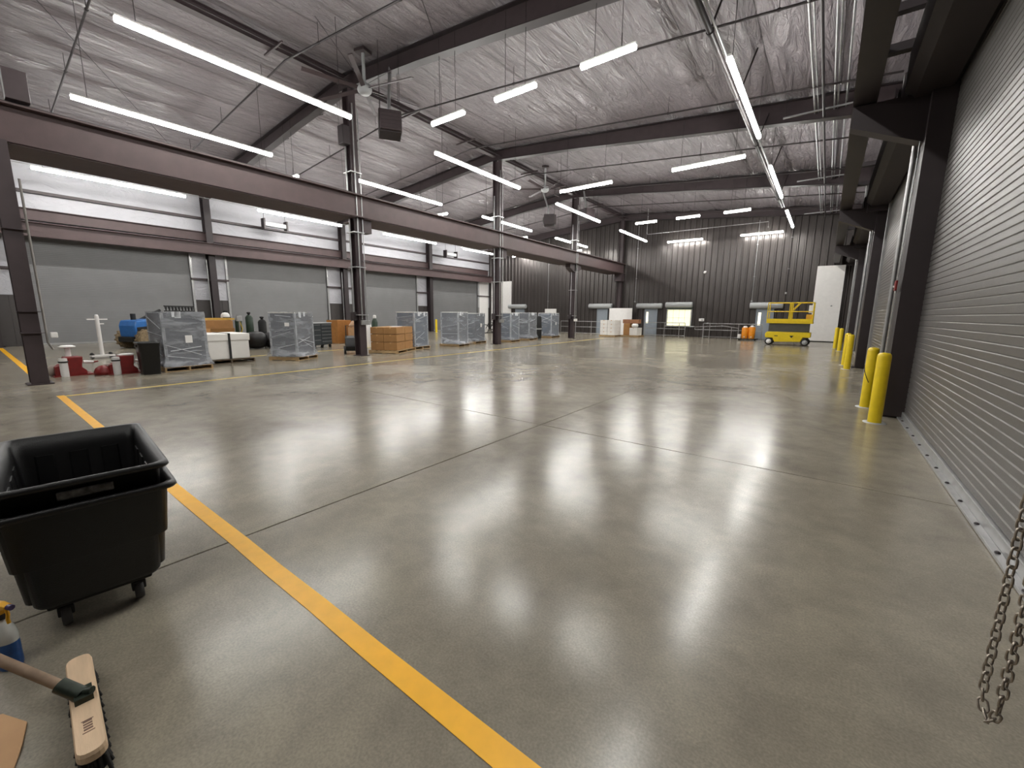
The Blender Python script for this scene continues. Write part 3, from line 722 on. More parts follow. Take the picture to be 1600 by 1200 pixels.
# ---- black nested tub trucks
def truck_shell(hx, hy, zt, z0, step, wall=.012):
    """outer + inner shell of a tapered stepped tub; hx,hy half size at rim"""
    mb = MB()
    out = [(hx+.024, hy+.024, zt-.032), (hx+.032, hy+.032, zt-.022), (hx+.028, hy+.028, zt-.004), (hx+.018, hy+.018, zt), (hx-.004, hy-.004, zt-.004)]
    inn = [(hx-.03, hy-.02, zt-.1), (hx-.085, hy-.05, z0+.03)]
    rings = [rbox(a, b, z, .05) for a, b, z in ([(hx-.06, hy-.085, z0), (hx-.05, hy-.075, z0+.02), (hx-.04, hy-.06, z0+step), (hx-.012, hy-.028, z0+step+.018), (hx-.006, hy-.006, zt-.04)]+out+inn)]
    loft(mb, rings, True, True)
    return mb
TX, TY, TR = -3.375, .335, R(-5.5)
t = thing('utility_truck', 'black wheeled plastic tub truck at the left foreground', 'cart', (TX, TY, 0), TR)
truck_shell(.575, .315, .685, .16, .22).build('tub', BLK, t)
MB().box(-.47, .47, -.2, .2, .12, .16).build('base_frame', BLK2, t, .01)
for sx, sy in ((.42, .14), (.42, -.14), (-.42, .14), (-.42, -.14)):
    cst = MB().box(sx-.03, sx+.03, sy-.03, sy+.03, .06, .11).build('caster', BLK2, t, .005)
    MB().lathe([(.02, -.02), (.052, -.018), (.055, 0), (.052, .018), (.02, .02)], (sx, sy, .055), 18, 'y').build('wheel', mat('grey_rubber', '#4a4a4a', .6), cst)
t = thing('tub_insert', 'black plastic tub nested inside the black tub truck', 'tub', (TX, TY, 0), TR)
truck_shell(.555, .295, .80, .22, .2).build('tub', BLK, t)
def taper_rib(side, c, hw):
    # a shallow vertical corrugation that follows the tapered inner wall
    vs = []
    for z, a_ in ((.27, .082), (.68, .034)):
        hx_, hy_ = .555-a_, .295-a_*.62
        for d_ in (0, .006):
            for e_ in (-hw, hw):
                f_ = e_*(1 if d_ == 0 else .8)
                vs.append({'x': (-(hx_-d_)+.001, c+f_, z), 'y': (c+f_, hy_-d_-.001, z), 'Y': (c+f_, -(hy_-d_)+.001, z)}[side])
    MB().add(vs, [(2, 3, 7, 6), (0, 2, 6, 4), (1, 5, 7, 3), (4, 6, 7, 5), (0, 1, 3, 2)]).build('inner_rib', BLK, t)
for c_ in (-.15, 0, .15): taper_rib('x', c_, .045)
for c_ in (-.32, -.1, .12, .34):
    taper_rib('y', c_, .06); taper_rib('Y', c_, .06)
MB().box(.548, .562, -.10, .10, .70, .745).build('front_plate', mat('mottled_grey_plastic', '#4a4a4a', .3, var=.8, scale=40), t, .008)  # thin mottled grey plate on the tub front between the two rims

# ---- push broom
t = thing('push_broom', 'push broom with a pale wooden block and black bristles', 'broom', (-2.15, .115, 0), R(-4))
loft(MB(), [rbox(.295, .036, .068, .03), rbox(.305, .04, .078, .035), rbox(.305, .04, .1, .035), rbox(.30, .036, .112, .03)], True, True, False).build('block', WOODP, t, .003)
br = MB(); rr = random.Random(3)
br.box(-.285, .285, -.028, .028, .015, .07)
for i in range(44):
    for j in range(5):
        x = -.29+i*.0135; y = -.028+j*.014
        br.tube([(x, y, .07), (x+rr.uniform(-.012, .012), y+(j-2)*.006+rr.uniform(-.006, .006), .002)], .0055, 4)
o = br.build('bristles', BLK2, t); o['kind'] = 'stuff'
hd = Vector((-.62, -.52, .40)).normalized(); hb = Vector((-.01, -.005, .125))
MB().tube([hb+hd*.05, hb+hd*1.45], .0175, 12).build('handle', mat('worn_wood', '#8d7660', .6, var=.2, scale=20, stretch=(1, 1, 1)), t)
mb = MB().tube([hb-hd*.0, hb+hd*.09], .026, 12); mb.box(-.045, .03, -.026, .026, .11, .135); mb.tube([(-.04, -.03, .13), (.015, .025, .14)], .014, 8)
mb.build('socket', mat('green_black_metal', '#2c352c', .4, .3, var=.3, scale=30), t)
mb = MB()
for i in range(4): mb.box(.135+i*.014, .143+i*.014, -.012, .012, .1121, .1128)
mb.box(.130, .134, -.016, .016, .1121, .1128); mb.box(.194, .198, -.016, .016, .1121, .1128)
mb.build('stamp', mat('stamp_ink', '#7a5f52', .7), t)

# ---- spray bottle
t = thing('spray_bottle', 'spray bottle of blue liquid with a yellow trigger', 'bottle', (-2.80, -.045, 0), R(25))
def oval(rx, ry, z, n=20): return [(rx*math.cos(i*2*PI/n), ry*math.sin(i*2*PI/n), z) for i in range(n)]
bm_ = mat('clear_plastic', '#c9cbc6', .2, var=.08, scale=10); lq = mat('blue_label', '#1f4f8e', .3, var=.35, scale=18)
loft(MB(), [oval(.045, .034, 0), oval(.05, .038, .012), oval(.05, .038, .05), oval(.05, .038, .13)], True, False).build('blue_lower_body', lq, t)
loft(MB(), [oval(.05, .038, .13), oval(.05, .038, .16), oval(.042, .033, .19), oval(.024, .022, .22), oval(.016, .016, .235), oval(.016, .016, .25)], False, True).build('upper_body', bm_, t)
yl = mat('trigger_yellow', '#e6a91b', .4)
hd_ = MB().lathe([(.02, .24), (.021, .262), (.016, .266)], n=16).build('collar', BLK2, t)
MB().prism([(-.045, .285), (-.05, .315), (.02, .322), (.062, .315), (.062, .30), (.03, .292), (.018, .264), (-.016, .264)], 'y', -.014, .014).build('spray_head', yl, t, .004)
MB().tube([(.045, 0, .295), (.05, 0, .27), (.042, 0, .245), (.046, 0, .225)], .007, 8).build('trigger', yl, t)
MB().cyl((.06, 0, .308), (.082, 0, .308), .012, 10).build('nozzle', mat('purple_plastic', '#3a2f5a', .4), t)
# ---- cardboard scrap
o = MB().prism([(-2.50, -.16), (-2.46, -.085), (-2.335, -.03), (-2.22, -.05), (-2.08, -.085), (-2.05, -.30), (-2.45, -.34)], 'z', .001, .008).build('cardboard_sheet', CARDP)
tag(o, 'flat piece of brown cardboard lying beside the broom', 'cardboard')

# ---- pallets, wrapped crates
def pallet(label, x, y, rz, sx=1.15, sy=1.05, m_=None):
    t = thing('pallet', label, 'pallet', (x, y, 0), rz, 'wooden pallets'); m_ = m_ or WOOD
    n = 7; bw = .11
    bm2 = MB().box(-bw/2, bw/2, -sy/2, sy/2, 0, .018).mesh('deck_board', m_)
    for i in range(n):
        xx = -sx/2+bw/2+i*(sx-bw)/(n-1); inst(bm2, 'deck_board', t, (xx, 0, .107))
    for i in range(3): inst(bm2, 'bottom_board', t, (-sx/2+bw/2+i*(sx-bw)/2, 0, 0))
    st = MB().box(-sx/2, sx/2, -.02, .02, .018, .107).mesh('stringer', m_)
    for i in range(3): inst(st, 'stringer', t, (0, -sy/2+.02+i*(sy-.04)/2, 0))
    return t
def film_skin(sx, sy, z0, z1, flare, k, top=True):
    rnd = random.Random(k); rings = []
    lv = [z0, z0+.05, z0+.14, z0+.3]+[z0+.3+(z1-z0-.3)*q/7 for q in range(1, 8)]
    for li, z in enumerate(lv):
        f = flare*max(0, 1-(z-z0)/.3)**1.6
        rg = []
        for p in rbox(sx/2+.012+f, sy/2+.012+f, z, .03, 2):
            j = rnd.uniform(-.006, .012)+f*rnd.uniform(-.3, .4); L_ = math.hypot(p[0], p[1])
            rg.append((p[0]*(1+j/L_), p[1]*(1+j/L_), z+(rnd.uniform(-.02, .02) if 0 < li < len(lv)-1 else 0)))
        # subdivide long sides
        full = []
        for i in range(len(rg)):
            a = Vector(rg[i]); b = Vector(rg[(i+1) % len(rg)]); full.append(a)
            if (a-b).length > .3:
                for q in range(1, 6):
                    v = a.lerp(b, q/6); L_ = math.hypot(v.x, v.y); jj = rnd.uniform(0, .012)+f*rnd.uniform(-.2, .5); full.append(Vector((v.x*(1+jj/L_), v.y*(1+jj/L_), v.z)))
        rings.append(full)
    n = min(len(r) for r in rings); rings = [r[:n] for r in rings]
    return loft(MB(), rings, False, top)
def crate(label, x, y, rz, sx, sy, h, body=None, film=None, flare=.06, label_z=None, k=1, posts=True, pal=None, cap=True):
    if pal: pallet(pal, x, y, rz, sx+.12, sy+.12)
    z0 = .13 if pal else 0.0
    t = thing('wrapped_crate', label, 'crate', (x, y, z0), rz, 'plastic wrapped crates'); H = h-z0
    MB().box(-sx/2, sx/2, -sy/2, sy/2, .0, H-.03).build('cabinet', body or CRATE, t, .015)
    if cap: MB().box(-sx/2-.01, sx/2+.01, -sy/2-.01, sy/2+.01, H-.05, H-.005).build('foam_cap', BOXW, t, .012)
    if posts:
        for a in (-1, 1):
            for b in (-1, 1): MB().prism([(a*(sx/2+.008), b*(sy/2+.008)), (a*(sx/2-.06), b*(sy/2+.008)), (a*(sx/2-.06), b*(sy/2)), (a*sx/2, b*sy/2), (a*sx/2, b*(sy/2-.06)), (a*(sx/2+.008), b*(sy/2-.06))], 'z', .02, H-.04).build('corner_guard', mat('grey_guard', '#a8abb0', .5), t)
    film_skin(sx, sy, .0, H, flare, k).build('plastic_wrap', film or FILM, t)
    rk = random.Random(k*7)
    fm = mat('film_fold_highlight', '#d5d8dd', .2, var=.1)  # film folds as white bars, with the film's highlights put into their colour
    for q in range(7):
        z_a = rk.uniform(.15, H-.1); z_b = min(H-.02, max(.05, z_a+rk.uniform(-.35, .35))); wv = rk.uniform(.006, .018)
        if q % 2: a_, b_ = (sx/2+.03, -sy/2+rk.uniform(0, .2), z_a), (sx/2+.03, sy/2-rk.uniform(0, .4), z_b)
        else: a_, b_ = (-sx/2+rk.uniform(0, .3), -sy/2-.03, z_a), (sx/2-rk.uniform(0, .2), -sy/2-.03, z_b)
        MB().bar(a_, b_, .006, wv).build('film_fold_highlight', fm, t)
    for q in range(3):
        u_ = rk.uniform(-.4, .25); MB().box(sx/2+.02, sx/2+.03, u_*sy, u_*sy+rk.uniform(.06, .16), H-rk.uniform(.1, .2), H).build('film_fold_highlight', fm, t)
    if label_z:
        MB().box(sx/2+.026, sx/2+.031, -.02, .14, label_z, label_z+.2).build('paper_label', WHITE, t)
    return t
crate('wrapped grey crate with a white label beside the black bin', -14.30, 3.66, R(4), 1.0, .98, 1.58, CRATE, FILM2, .09, .62, 1, True, 'wooden pallet under the labelled grey wrapped crate', False)
t = crate('tall wrapped grey crate standing turned, between white box and black chest', -14.55, 6.88, R(29), .95, .95, 1.6, CRATE, FILM2, .10, None, 2, True, 'wooden pallet under the turned grey wrapped crate')
MB().box(.1, .26, -.495, -.488, 1.0, 1.12).build('paper_label', WHITE, t)
crate('wrapped blue-grey crate right of the brown cartons', -15.0, 12.45, R(12), 1.0, .98, 1.66, CRATEB, FILM, .05, None, 3, True, 'dark pallet under the blue-grey crate right of the cartons')
crate('wrapped crate with a wide film skirt, right of the wall bollard', -14.75, 14.9, R(14), .98, .95, 1.68, CRATE, FILM, .22, None, 4, True, 'pallet under the crate with the wide film skirt')
crate('wrapped dark crate with a small label left of the third column', -15.45, 17.0, R(10), .95, 1.0, 1.64, CRATE, FILM, .08, .75, 5, False, 'pallet under the dark crate left of the third column')
crate('wrapped crate just right of the third column', -14.75, 19.25, R(8), .95, 1.0, 1.67, CRATEB, FILM, .08, None, 6, True, 'pallet under the crate right of the third column')
crate('pale wrapped crate, second right of the third column', -15.1, 21.5, R(12), 1.05, 1.2, 1.70, CRATE, FILM2, .12, None, 7, True, 'pallet under the pale crate right of the third column')
crate('wrapped crate with a white label left of the fourth column', -15.55, 25.0, R(8), 1.0, 1.3, 1.70, CRATEB, FILM, .1, .75, 8, True, 'pallet under the crate left of the fourth column')
# dark roll between far crates
t = thing('dark_roll', 'dark upright roll standing between the two far wrapped crates', 'roll', (-15.5, 23.4, 0))
MB().lathe([(.3, 0), (.34, .05), (.35, .7), (.33, 1.4), (.28, 1.48), (.0, 1.5)], n=18).build('roll', BLK2, t); MB().lathe([(.352, .6), (.352, .68)], n=18).build('band', GREY, t)
# white board behind
o = MB().box(-19.0, -17.9, 29.9, 29.95, 0, 2.05).build('leaning_board', WHITE, None, .01); tag(o, 'white board standing behind the farthest wrapped crate', 'board')

# ---- white sheeted box with strap
pallet('dark pallet under the strapped white box', -15.35, 5.03, R(2), 1.25, 1.35, mat('dark_pallet_wood', '#5d5040', .8, var=.2, scale=6))
t = thing('white_box', 'large white box with a black strap, on a pallet', 'box', (-15.35, 5.03, .13), R(2))
MB().box(-.55, .55, -.57, .57, 0, .62).build('carton', BOXW, t, .02); MB().box(-.58, .58, -.60, .60, .56, .79).build('lid', BOXW, t, .03)
mb = MB().box(-.60, .60, -.03, .03, .785, .80).box(.583, .60, -.03, .03, .0, .80).box(-.60, -.583, -.03, .03, .0, .80); mb.build('strap', BLK2, t)
t = thing('leaning_sheet', 'white tilted panel leaning between the wrapped crate and white box', 'panel', (-16.55, 4.70, 0), R(15))
MB().prism([(-.02, .14), (.42, .05), (.46, .12), (.05, .80)], 'y', -.28, .28).build('sheet', WHITE, t, .01); MB().box(.0, .42, -.25, .25, 0, .06).build('skid', WOOD, t)

# ---- black bin
def binn(label, x, y, rz, h=.82, wx=.42, wy=.42):
    t = thing('waste_bin', label, 'bin', (x, y, 0), rz, 'black bins')
    loft(MB(), [rbox(wx*.40, wy*.40, 0, .04), rbox(wx*.42, wy*.42, .02, .05), rbox(wx*.5, wy*.5, h-.06, .06), rbox(wx*.54, wy*.54, h-.05, .06), rbox(wx*.54, wy*.54, h, .06), rbox(wx*.48, wy*.48, h, .05), rbox(wx*.4, wy*.4, .04, .04)], True, True).build('tub', BLK, t)
    for s_ in (-1, 1): MB().box(-.07, .07, s_*wy*.54-.015, s_*wy*.54+.015, h-.12, h-.07).build('handle', BLK, t, .005)
    return t
binn('black plastic bin in front of the labelled wrapped crate', -13.72, 2.86, 0)
binn('black bin standing left of the black tool chest', -18.9, 9.0, .2, 1.12, .5, .5)

# ---- red and white jacking stands
def red_stand(label, x, y, rz, post):
    t = thing('red_stand', label, 'stand', (x, y, 0), rz, 'red and white stands')
    MB().prism([(-.26, .02), (.28, .02), (.28, .12), (.2, .2), (.24, .46), (-.06, .46), (-.1, .3), (-.26, .24)], 'x', -.20, .20).build('housing', RED, t, .02)
    MB().tube([(.235, -.12, .0), (.235, -.12, .44)], .075, 14).build('white_tank', WHITE, t)
    MB().lathe([(.076, .34), (.09, .345), (.09, .37), (.076, .375)], (.235, -.12, 0), 14).build('tank_band', BLK2, t)
    if post:
        MB().tube([(-.15, .05, .4), (-.15, .05, .66)], .055, 12).build('post', WHITE, t)
        MB().lathe([(.03, .66), (.15, .68), (.16, .70), (.1, .73), (.0, .735)], (-.15, .05, 0), 16).build('post_cap', WHITE, t)
    else:
        MB().lathe([(.0, .0), (.17, .0), (.18, .08), (.14, .17), (.06, .23), (.0, .24)], (.05, -.36, 0), 18).build('round_dome', RED, t)
        MB().lathe([(.16, .46), (.17, .485), (.1, .50), (.0, .505)], (0, .1, 0), 14).build('top_disc', WHITE, t)
    MB().tube([(.1, .25, .32), (.1, .43, .30)], .035, 8).build('side_pipe', WHITE, t); MB().tube([(.1, .42, .30), (.1, .52, .31)], .02, 8).build('pipe_tip', RED, t)
    for s_ in (-1, 1): MB().lathe([(.03, -.03), (.13, -.03), (.14, 0), (.13, .03), (.03, .03)], (-.23*s_*0-.0, -.26, .14), 14, 'x').build('wheel', mat('stand_wheel', '#9a8f86', .6), t) if s_ > 0 else None
    MB().box(-.25, .25, -.3, .4, 0, .03).build('base', RED, t)
red_stand('red stand with a white capped post by the left foreground column', -14.85, 1.55, R(4), True)
red_stand('red stand with a round red dome and white top disc', -14.4, 2.45, R(-5), False)
t = thing('white_mast', 'white wheeled mast with a T-shaped top', 'mast', (-19.4, 2.85, 0), R(12))
MB().tube([(0, 0, .12), (0, 0, 1.40)], .055, 12).build('mast', WHITE, t); MB().lathe([(.055, 1.38), (.04, 1.45), (0, 1.46)], n=10).build('cap', WHITE, t)
MB().bar((0, -.26, 1.30), (0, .26, 1.30), .06, .04).build('crossbar', WHITE, t); MB().bar((0, 0, 1.15), (.0, .16, 1.15), .03, .03).build('hook', WHITE, t)
MB().box(-.1, .1, -.3, .3, .06, .12).build('base', WHITE, t)
for s_ in (-1, 1): MB().lathe([(.02, -.03), (.09, -.03), (.10, 0), (.09, .03), (.02, .03)], (-.05, s_*.24, .10), 14, 'y').build('wheel', BLK2, t)
t = thing('wire_tangle', 'tangle of brown wire stands on the floor left of the black bin', 'wire', (-15.2, 2.8, 0))
rr = random.Random(5)
for i in range(9):
    y = -.22+i*.04; a = rr.uniform(-.3, .1)
    MB().tube([(a, y-.12, .005), (a*.5, y, .25+rr.uniform(-.08, .04)), (a+.2, y+.1, .30), (a+.1, y+.16, .005)], .01, 5).build('wire_leg', mat('rusty_wire', '#5e4a3c', .7), t)

# ---- blue compact loader
t = thing('compact_loader', 'blue compact loader with dusty tyres near the first roller door', 'loader', (-23.9, 5.05, 0), R(112))
MB().prism([(-.75, .45), (-.78, .95), (-.70, 1.18), (.1, 1.24), (.55, 1.18), (.85, .95), (.9, .45)], 'y', -.48, .48).build('hood', BLUE, t, .06, 3)
MB().prism([(-.70, .72), (-.70, .9), (.5, 1.0), (.6, .72)], 'y', -.50, .50).build('side_grille', BLK2, t, .02)
MB().box(-.9, 1.2, -.40, .40, .28, .5).build('chassis', BLK2, t, .03)
MB().tube([(-.35, .2, 1.2), (-.35, .2, 1.46)], .09, 14).build('exhaust', BLK2, t)
for sx in (-.42, .62):
    for sy in (-1, 1):
        tr = MB().lathe([(.18, -.15), (.36, -.15), (.40, -.10), (.40, .10), (.36, .15), (.18, .15)], (sx, sy*.58, .40), 24, 'y', False)
        w_ = tr.build('tyre', TIRE, t)
        lug = MB()
        for i in range(14):
            a = i*2*PI/14
            Mx = Matrix.Translation((sx, sy*.58, .40)) @ Matrix.Rotation(a, 4, 'Y')
            lug.box(-.03, .03, -.13, .02, .39, .425, Mx); lug.box(.03, .09, -.02, .13, .39, .425, Mx)
        lug.build('tread_lugs', TIRE, w_)
        MB().lathe([(.0, -.12), (.17, -.12), (.18, -.06), (.18, .06), (.17, .12), (.0, .12)], (sx, sy*.58, .40), 16, 'y').build('rim', BLUE, w_)
for s_ in (-1, 1): MB().tube([(-.3, s_*.52, .95), (.5, s_*.52, 1.40), (1.0, s_*.52, 1.62)], .06, 8).build('lift_arm', BLK2, t)
MB().box(.45, 1.75, -.58, -.50, 1.56, 1.61).build('rake_bar', BLK2, t)
MB().box(.45, 1.75, -.58, -.50, 1.78, 1.83).build('rake_bar', BLK2, t)
for i in range(9): MB().prism([(.47+i*.145, 1.79), (.56+i*.145, 1.79), (.515+i*.145, 1.58)], 'y', -.57, -.51).build('rake_tooth', BLK2, t)
MB().bar((.9, -.54, .5), (.9, -.54, 1.6), .12, .12).build('rake_post', BLK2, t)
MB().box(.5, .8, -.2, .2, 1.0, 1.5).build('control_tower', BLK2, t, .03)

# ---- brown cartons
def carton(label, x, y, z, sx, sy, sz, rz=0, m_=None, group='cardboard cartons', tape_c=True):
    t = thing('carton', label, 'carton', (x, y, z), rz, group)
    MB().box(-sx/2, sx/2, -sy/2, sy/2, 0, sz).build('box', m_ or CARD, t, .008)
    MB().box(-.03, .03, -sy/2-.001, sy/2+.001, sz-.06, sz+.001).build('packing_tape', mat('packing_tape', '#b9925f', .35), t)
    return t
carton('large open brown carton behind the labelled wrapped crate', -19.3, 6.1, 0, .9, 1.0, 1.25, R(10), None, 'cartons behind the crates')
t = thing('open_carton', 'brown carton with raised flaps behind the white box', 'carton', (-18.2, 5.85, 0), R(5))
MB().box(-.4, .4, -.4, .4, 0, .75).build('box', CARD, t, .008)
MB().prism([(.4, .75), (.5, .98), (.49, .98), (.39, .75)], 'y', -.4, .4).build('flap', CARD, t)
MB().prism([(-.4, .75), (-.52, .95), (-.51, .95), (-.39, .75)], 'y', -.4, .4).build('flap', CARD, t)
t = thing('timber_frame', 'yellow wooden frame lying across the brown carton tops', 'frame', (-19.3, 6.1, 1.26), R(10))
MB().bar((.35, -.75, .04), (.35, .6, .04), .06, .07).build('rail', mat('yellow_timber', '#c9a24a', .6), t); MB().bar((-.3, -.7, .04), (-.3, .6, .04), .06, .07).build('rail', mat('yellow_timber', '#c9a24a', .6), t); MB().bar((-.3, .6, .04), (.35, .6, .04), .06, .07).build('cross_rail', mat('yellow_timber', '#c9a24a', .6), t)
t = thing('helmet', 'white and black helmet resting on the brown carton', 'helmet', (-19.3, 6.55, 1.34))
MB().lathe([(.15, 0), (.16, .05), (.14, .14), (.09, .2), (0, .22)], n=16).build('shell', WHITE, t); MB().box(.1, .2, -.13, .13, 0, .03).build('peak', BLK2, t, .01)

# ---- dark cart with cylinders and bags
t = thing('dark_cart', 'low black cart carrying gas cylinders behind the white box', 'cart', (-21.0, 7.9, 0), R(-10))
MB().box(-.5, .5, -1.0, 1.0, .16, .24).build('deck', BLK2, t, .01); MB().tube([(-.4, -1.0, .24), (-.4, -1.05, 1.0), (.4, -1.05, 1.0), (.4, -1.0, .24)], .025, 8).build('push_handle', BLK2, t)
for sx in (-.35, .35):
    for sy in (-.8, .8): MB().lathe([(.02, -.025), (.08, -.025), (.08, .025), (.02, .025)], (sx, sy, .08), 14, 'y').build('wheel', BLK2, t)
def cylinder_(label, x, y, z, h, r, m_):
    t = thing('gas_cylinder', label, 'gas cylinder', (x, y, z), 0, 'gas cylinders on the cart')
    MB().lathe([(r*.9, 0), (r, .03), (r, h-.12), (r*.7, h-.04), (r*.3, h)], n=16).build('body', m_, t)
    MB().lathe([(r*.3, h), (r*.35, h+.05), (r*.5, h+.06), (r*.5, h+.12), (0, h+.13)], n=12).build('valve_cap', BLK2, t)
cylinder_('black gas cylinder at the left of the black cart', -21.0, 7.15, .25, 1.25, .17, BLK2)
cylinder_('dark green gas cylinder in the middle of the black cart', -20.85, 7.55, .25, 1.05, .13, DGREEN)
cylinder_('black gas cylinder at the right end of the black cart', -20.9, 8.55, .25, 1.0, .17, BLK2)
cylinder_('tallest dark green gas cylinder on the black cart', -20.8, 7.98, .25, 1.2, .15, DGREEN)
t = thing('black_bag', 'heap of full black bags lying before the gas cylinders', 'bag', (-19.85, 8.0, 0), R(-8))
for (bx_, by_, br_) in ((0, -.85, .36), (.05, -.2, .44), (0, .5, .42), (.05, 1.1, .36)):
    rr = random.Random(int(by_*10+20)); mb = MB()
    rg = []
    for q in range(9):
        ph = q/8*PI; z = br_*(1-math.cos(ph))*.85+.0; r_ = br_*math.sin(ph)**.7
        rg.append([(bx_+(r_*math.cos(i*2*PI/14))*(1+rr.uniform(-.08, .08)), by_+(r_*1.05*math.sin(i*2*PI/14))*(1+rr.uniform(-.08, .08)), z) for i in range(14)])
    loft(mb, rg, True, True); mb.build('bag', BLK, t)
t = thing('steel_drill_stand', 'small steel stand at the left of the gas cylinder cart', 'stand', (-19.5, 7.1, 0))
MB().tube([(0, 0, .05), (0, 0, 1.25)], .03, 8).build('pole', GALV, t); MB().lathe([(.14, 0), (.14, .04), (.05, .07)], n=14).build('foot', GALV, t); MB().box(-.08, .08, -.1, .1, 1.2, 1.42).build('head', GREY, t, .02); MB().tube([(0, 0, .6), (.1, .06, .9), (0, .02, 1.2)], .012, 6).build('hose', YEL, t)

# ---- tool chest
t = thing('tool_chest', 'black rolling tool chest with many drawers and a pale top', 'tool chest', (-18.45, 9.85, 0), R(18))
MB().box(-.3, .3, -.55, .55, .14, 1.10).build('body', mat('black_chest', '#26292b', .4, var=.1), t, .01)
MB().box(-.32, .32, -.57, .57, 1.10, 1.14).build('top', GREY, t, .006)
for c_ in (0, 1):
    n = 6 if c_ else 4
    for i in range(n):
        z0 = .18+i*.90/n; d_ = MB().box(.3, .315, -.53+c_*.43, -.53+c_*.43+(.41 if c_ == 0 else .62), z0, z0+.90/n-.02).build('drawer', mat('chest_drawer', '#30363a', .4, var=.1), t, .004)
        MB().box(.315, .33, -.50+c_*.43, -.53+c_*.43+(.38 if c_ == 0 else .59), z0+.90/n-.05, z0+.90/n-.035).build('pull', GALV, d_)
for sx in (-.22, .22):
    for sy in (-.48, 0, .48): MB().lathe([(.02, -.03), (.065, -.03), (.065, .03), (.02, .03)], (sx, sy, .065), 14, 'y').build('caster', BLK2, t)
# ---- cartons and paper right of the tool chest
carton('tall brown carton right of the black tool chest', -20.6, 12.2, .0, .8, .9, 1.2, R(10), mat('carton_ochre', '#a06c33', .75), 'cartons behind the crates')
t = thing('paper_filled_box', 'brown box overflowing with crumpled kraft paper left of the tall column', 'box', (-19.6, 12.75, 0), R(5))
MB().box(-.4, .4, -.42, .42, 0, .85).build('box', CARDP, t, .01)
rr = random.Random(9); rg = []
for q in range(7):
    ph = q/6*PI/2; rg.append([((.42*math.cos(ph)+.02)*math.cos(i*2*PI/14)*(1+rr.uniform(-.18, .18)), (.46*math.cos(ph)+.02)*math.sin(i*2*PI/14)*(1+rr.uniform(-.18, .18)), .80+.58*math.sin(ph)*(1+rr.uniform(-.1, .1))) for i in range(14)])
loft(MB(), rg, False, True, False).build('crumpled_paper', mat('kraft_paper', '#c9a585', .8, var=.15), t)
# ---- floor machine left of the tall column
t = thing('floor_machine', 'black walk-behind floor machine beside the tall column', 'machine', (-14.95, 9.3, 0), R(-30))
MB().prism([(-.3, .12), (.35, .12), (.4, .3), (.25, .62), (-.1, .7), (-.32, .45)], 'y', -.2, .2).build('body', BLK, t, .03)
MB().tube([(.1, -.16, .55), (.3, -.16, 1.1), (.3, .16, 1.1), (.1, .16, .55)], .02, 8).build('handle', BLK2, t)
for sx in (-.25, .2):
    for s_ in (-1, 1): 
        w_ = MB().lathe([(.05, -.04), (.13, -.04), (.14, 0), (.13, .04), (.05, .04)], (sx, s_*.22, .14), 18, 'y').build('wheel', BLK2, t)
        MB().lathe([(0, -.045), (.05, -.045), (.05, .045), (0, .045)], (sx, s_*.22, .14), 10, 'y').build('hub', GREY, w_)
# ---- pallet of brown cartons right of the tall column
px_, py_, pr_ = -14.35, 10.85, R(28)
pallet('wooden pallet under the stack of brown cartons', px_, py_, pr_, 1.25, 1.75, mat('tan_pallet_wood', '#b79a70', .75, var=.2, scale=6))
Mx = Matrix.Rotation(pr_, 3, 'Z')
lay = [(.13, .32), (.46, .30), (.77, .27)]; rr = random.Random(4)
corner = ['front left', 'front right', 'back left', 'back right']
for li, (z, hz) in enumerate(lay):
    for ci, (cx_, cy_) in enumerate(((.28, -.41), (.28, .41), (-.28, -.41), (-.28, .41))):
        v = Mx @ Vector((cx_+rr.uniform(-.003, .003), cy_+rr.uniform(-.003, .003), 0))
        carton('brown carton on the pallet by the tall column, %s of the %s layer' % (corner[ci], ['bottom', 'middle', 'top'][li]), px_+v.x, py_+v.y, z, .542, .802, hz-.006, pr_+rr.uniform(-.004, .004), CARD, 'cartons stacked by the tall column')
v = Mx @ Vector((.1, .15, 0)); o = MB().box(-.2, .2, -.3, .3, 0, .006).build('paper_sheet', WHITE); o.location = (px_+v.x, py_+v.y, 1.043); o.rotation_euler = (0, 0, pr_+.2); tag(o, 'white paper sheet lying on top of the brown cartons', 'paper')
t = thing('green_cylinder', 'dark green bottle with a white cap behind the brown cartons', 'gas cylinder', (-17.6, 12.3, 0))
MB().lathe([(.13, 0), (.14, .03), (.14, 1.15), (.1, 1.28), (.05, 1.33)], n=16).build('body', DGREEN, t); MB().lathe([(.06, 1.33), (.08, 1.36), (.07, 1.48), (0, 1.5)], n=12).build('cap', WHITE, t)
t = thing('white_jug', 'rounded white jug standing left of the dark green bottle', 'jug', (-17.0, 11.5, .0))
MB().lathe([(.16, 0), (.17, .05), (.17, .9), (.14, 1.05), (.06, 1.15), (.06, 1.2), (0, 1.21)], n=16).build('body', WHITE, t); MB().tube([(.1, 0, 1.08), (.18, 0, 1.12), (.19, 0, .95)], .02, 6).build('handle', WHITE, t)
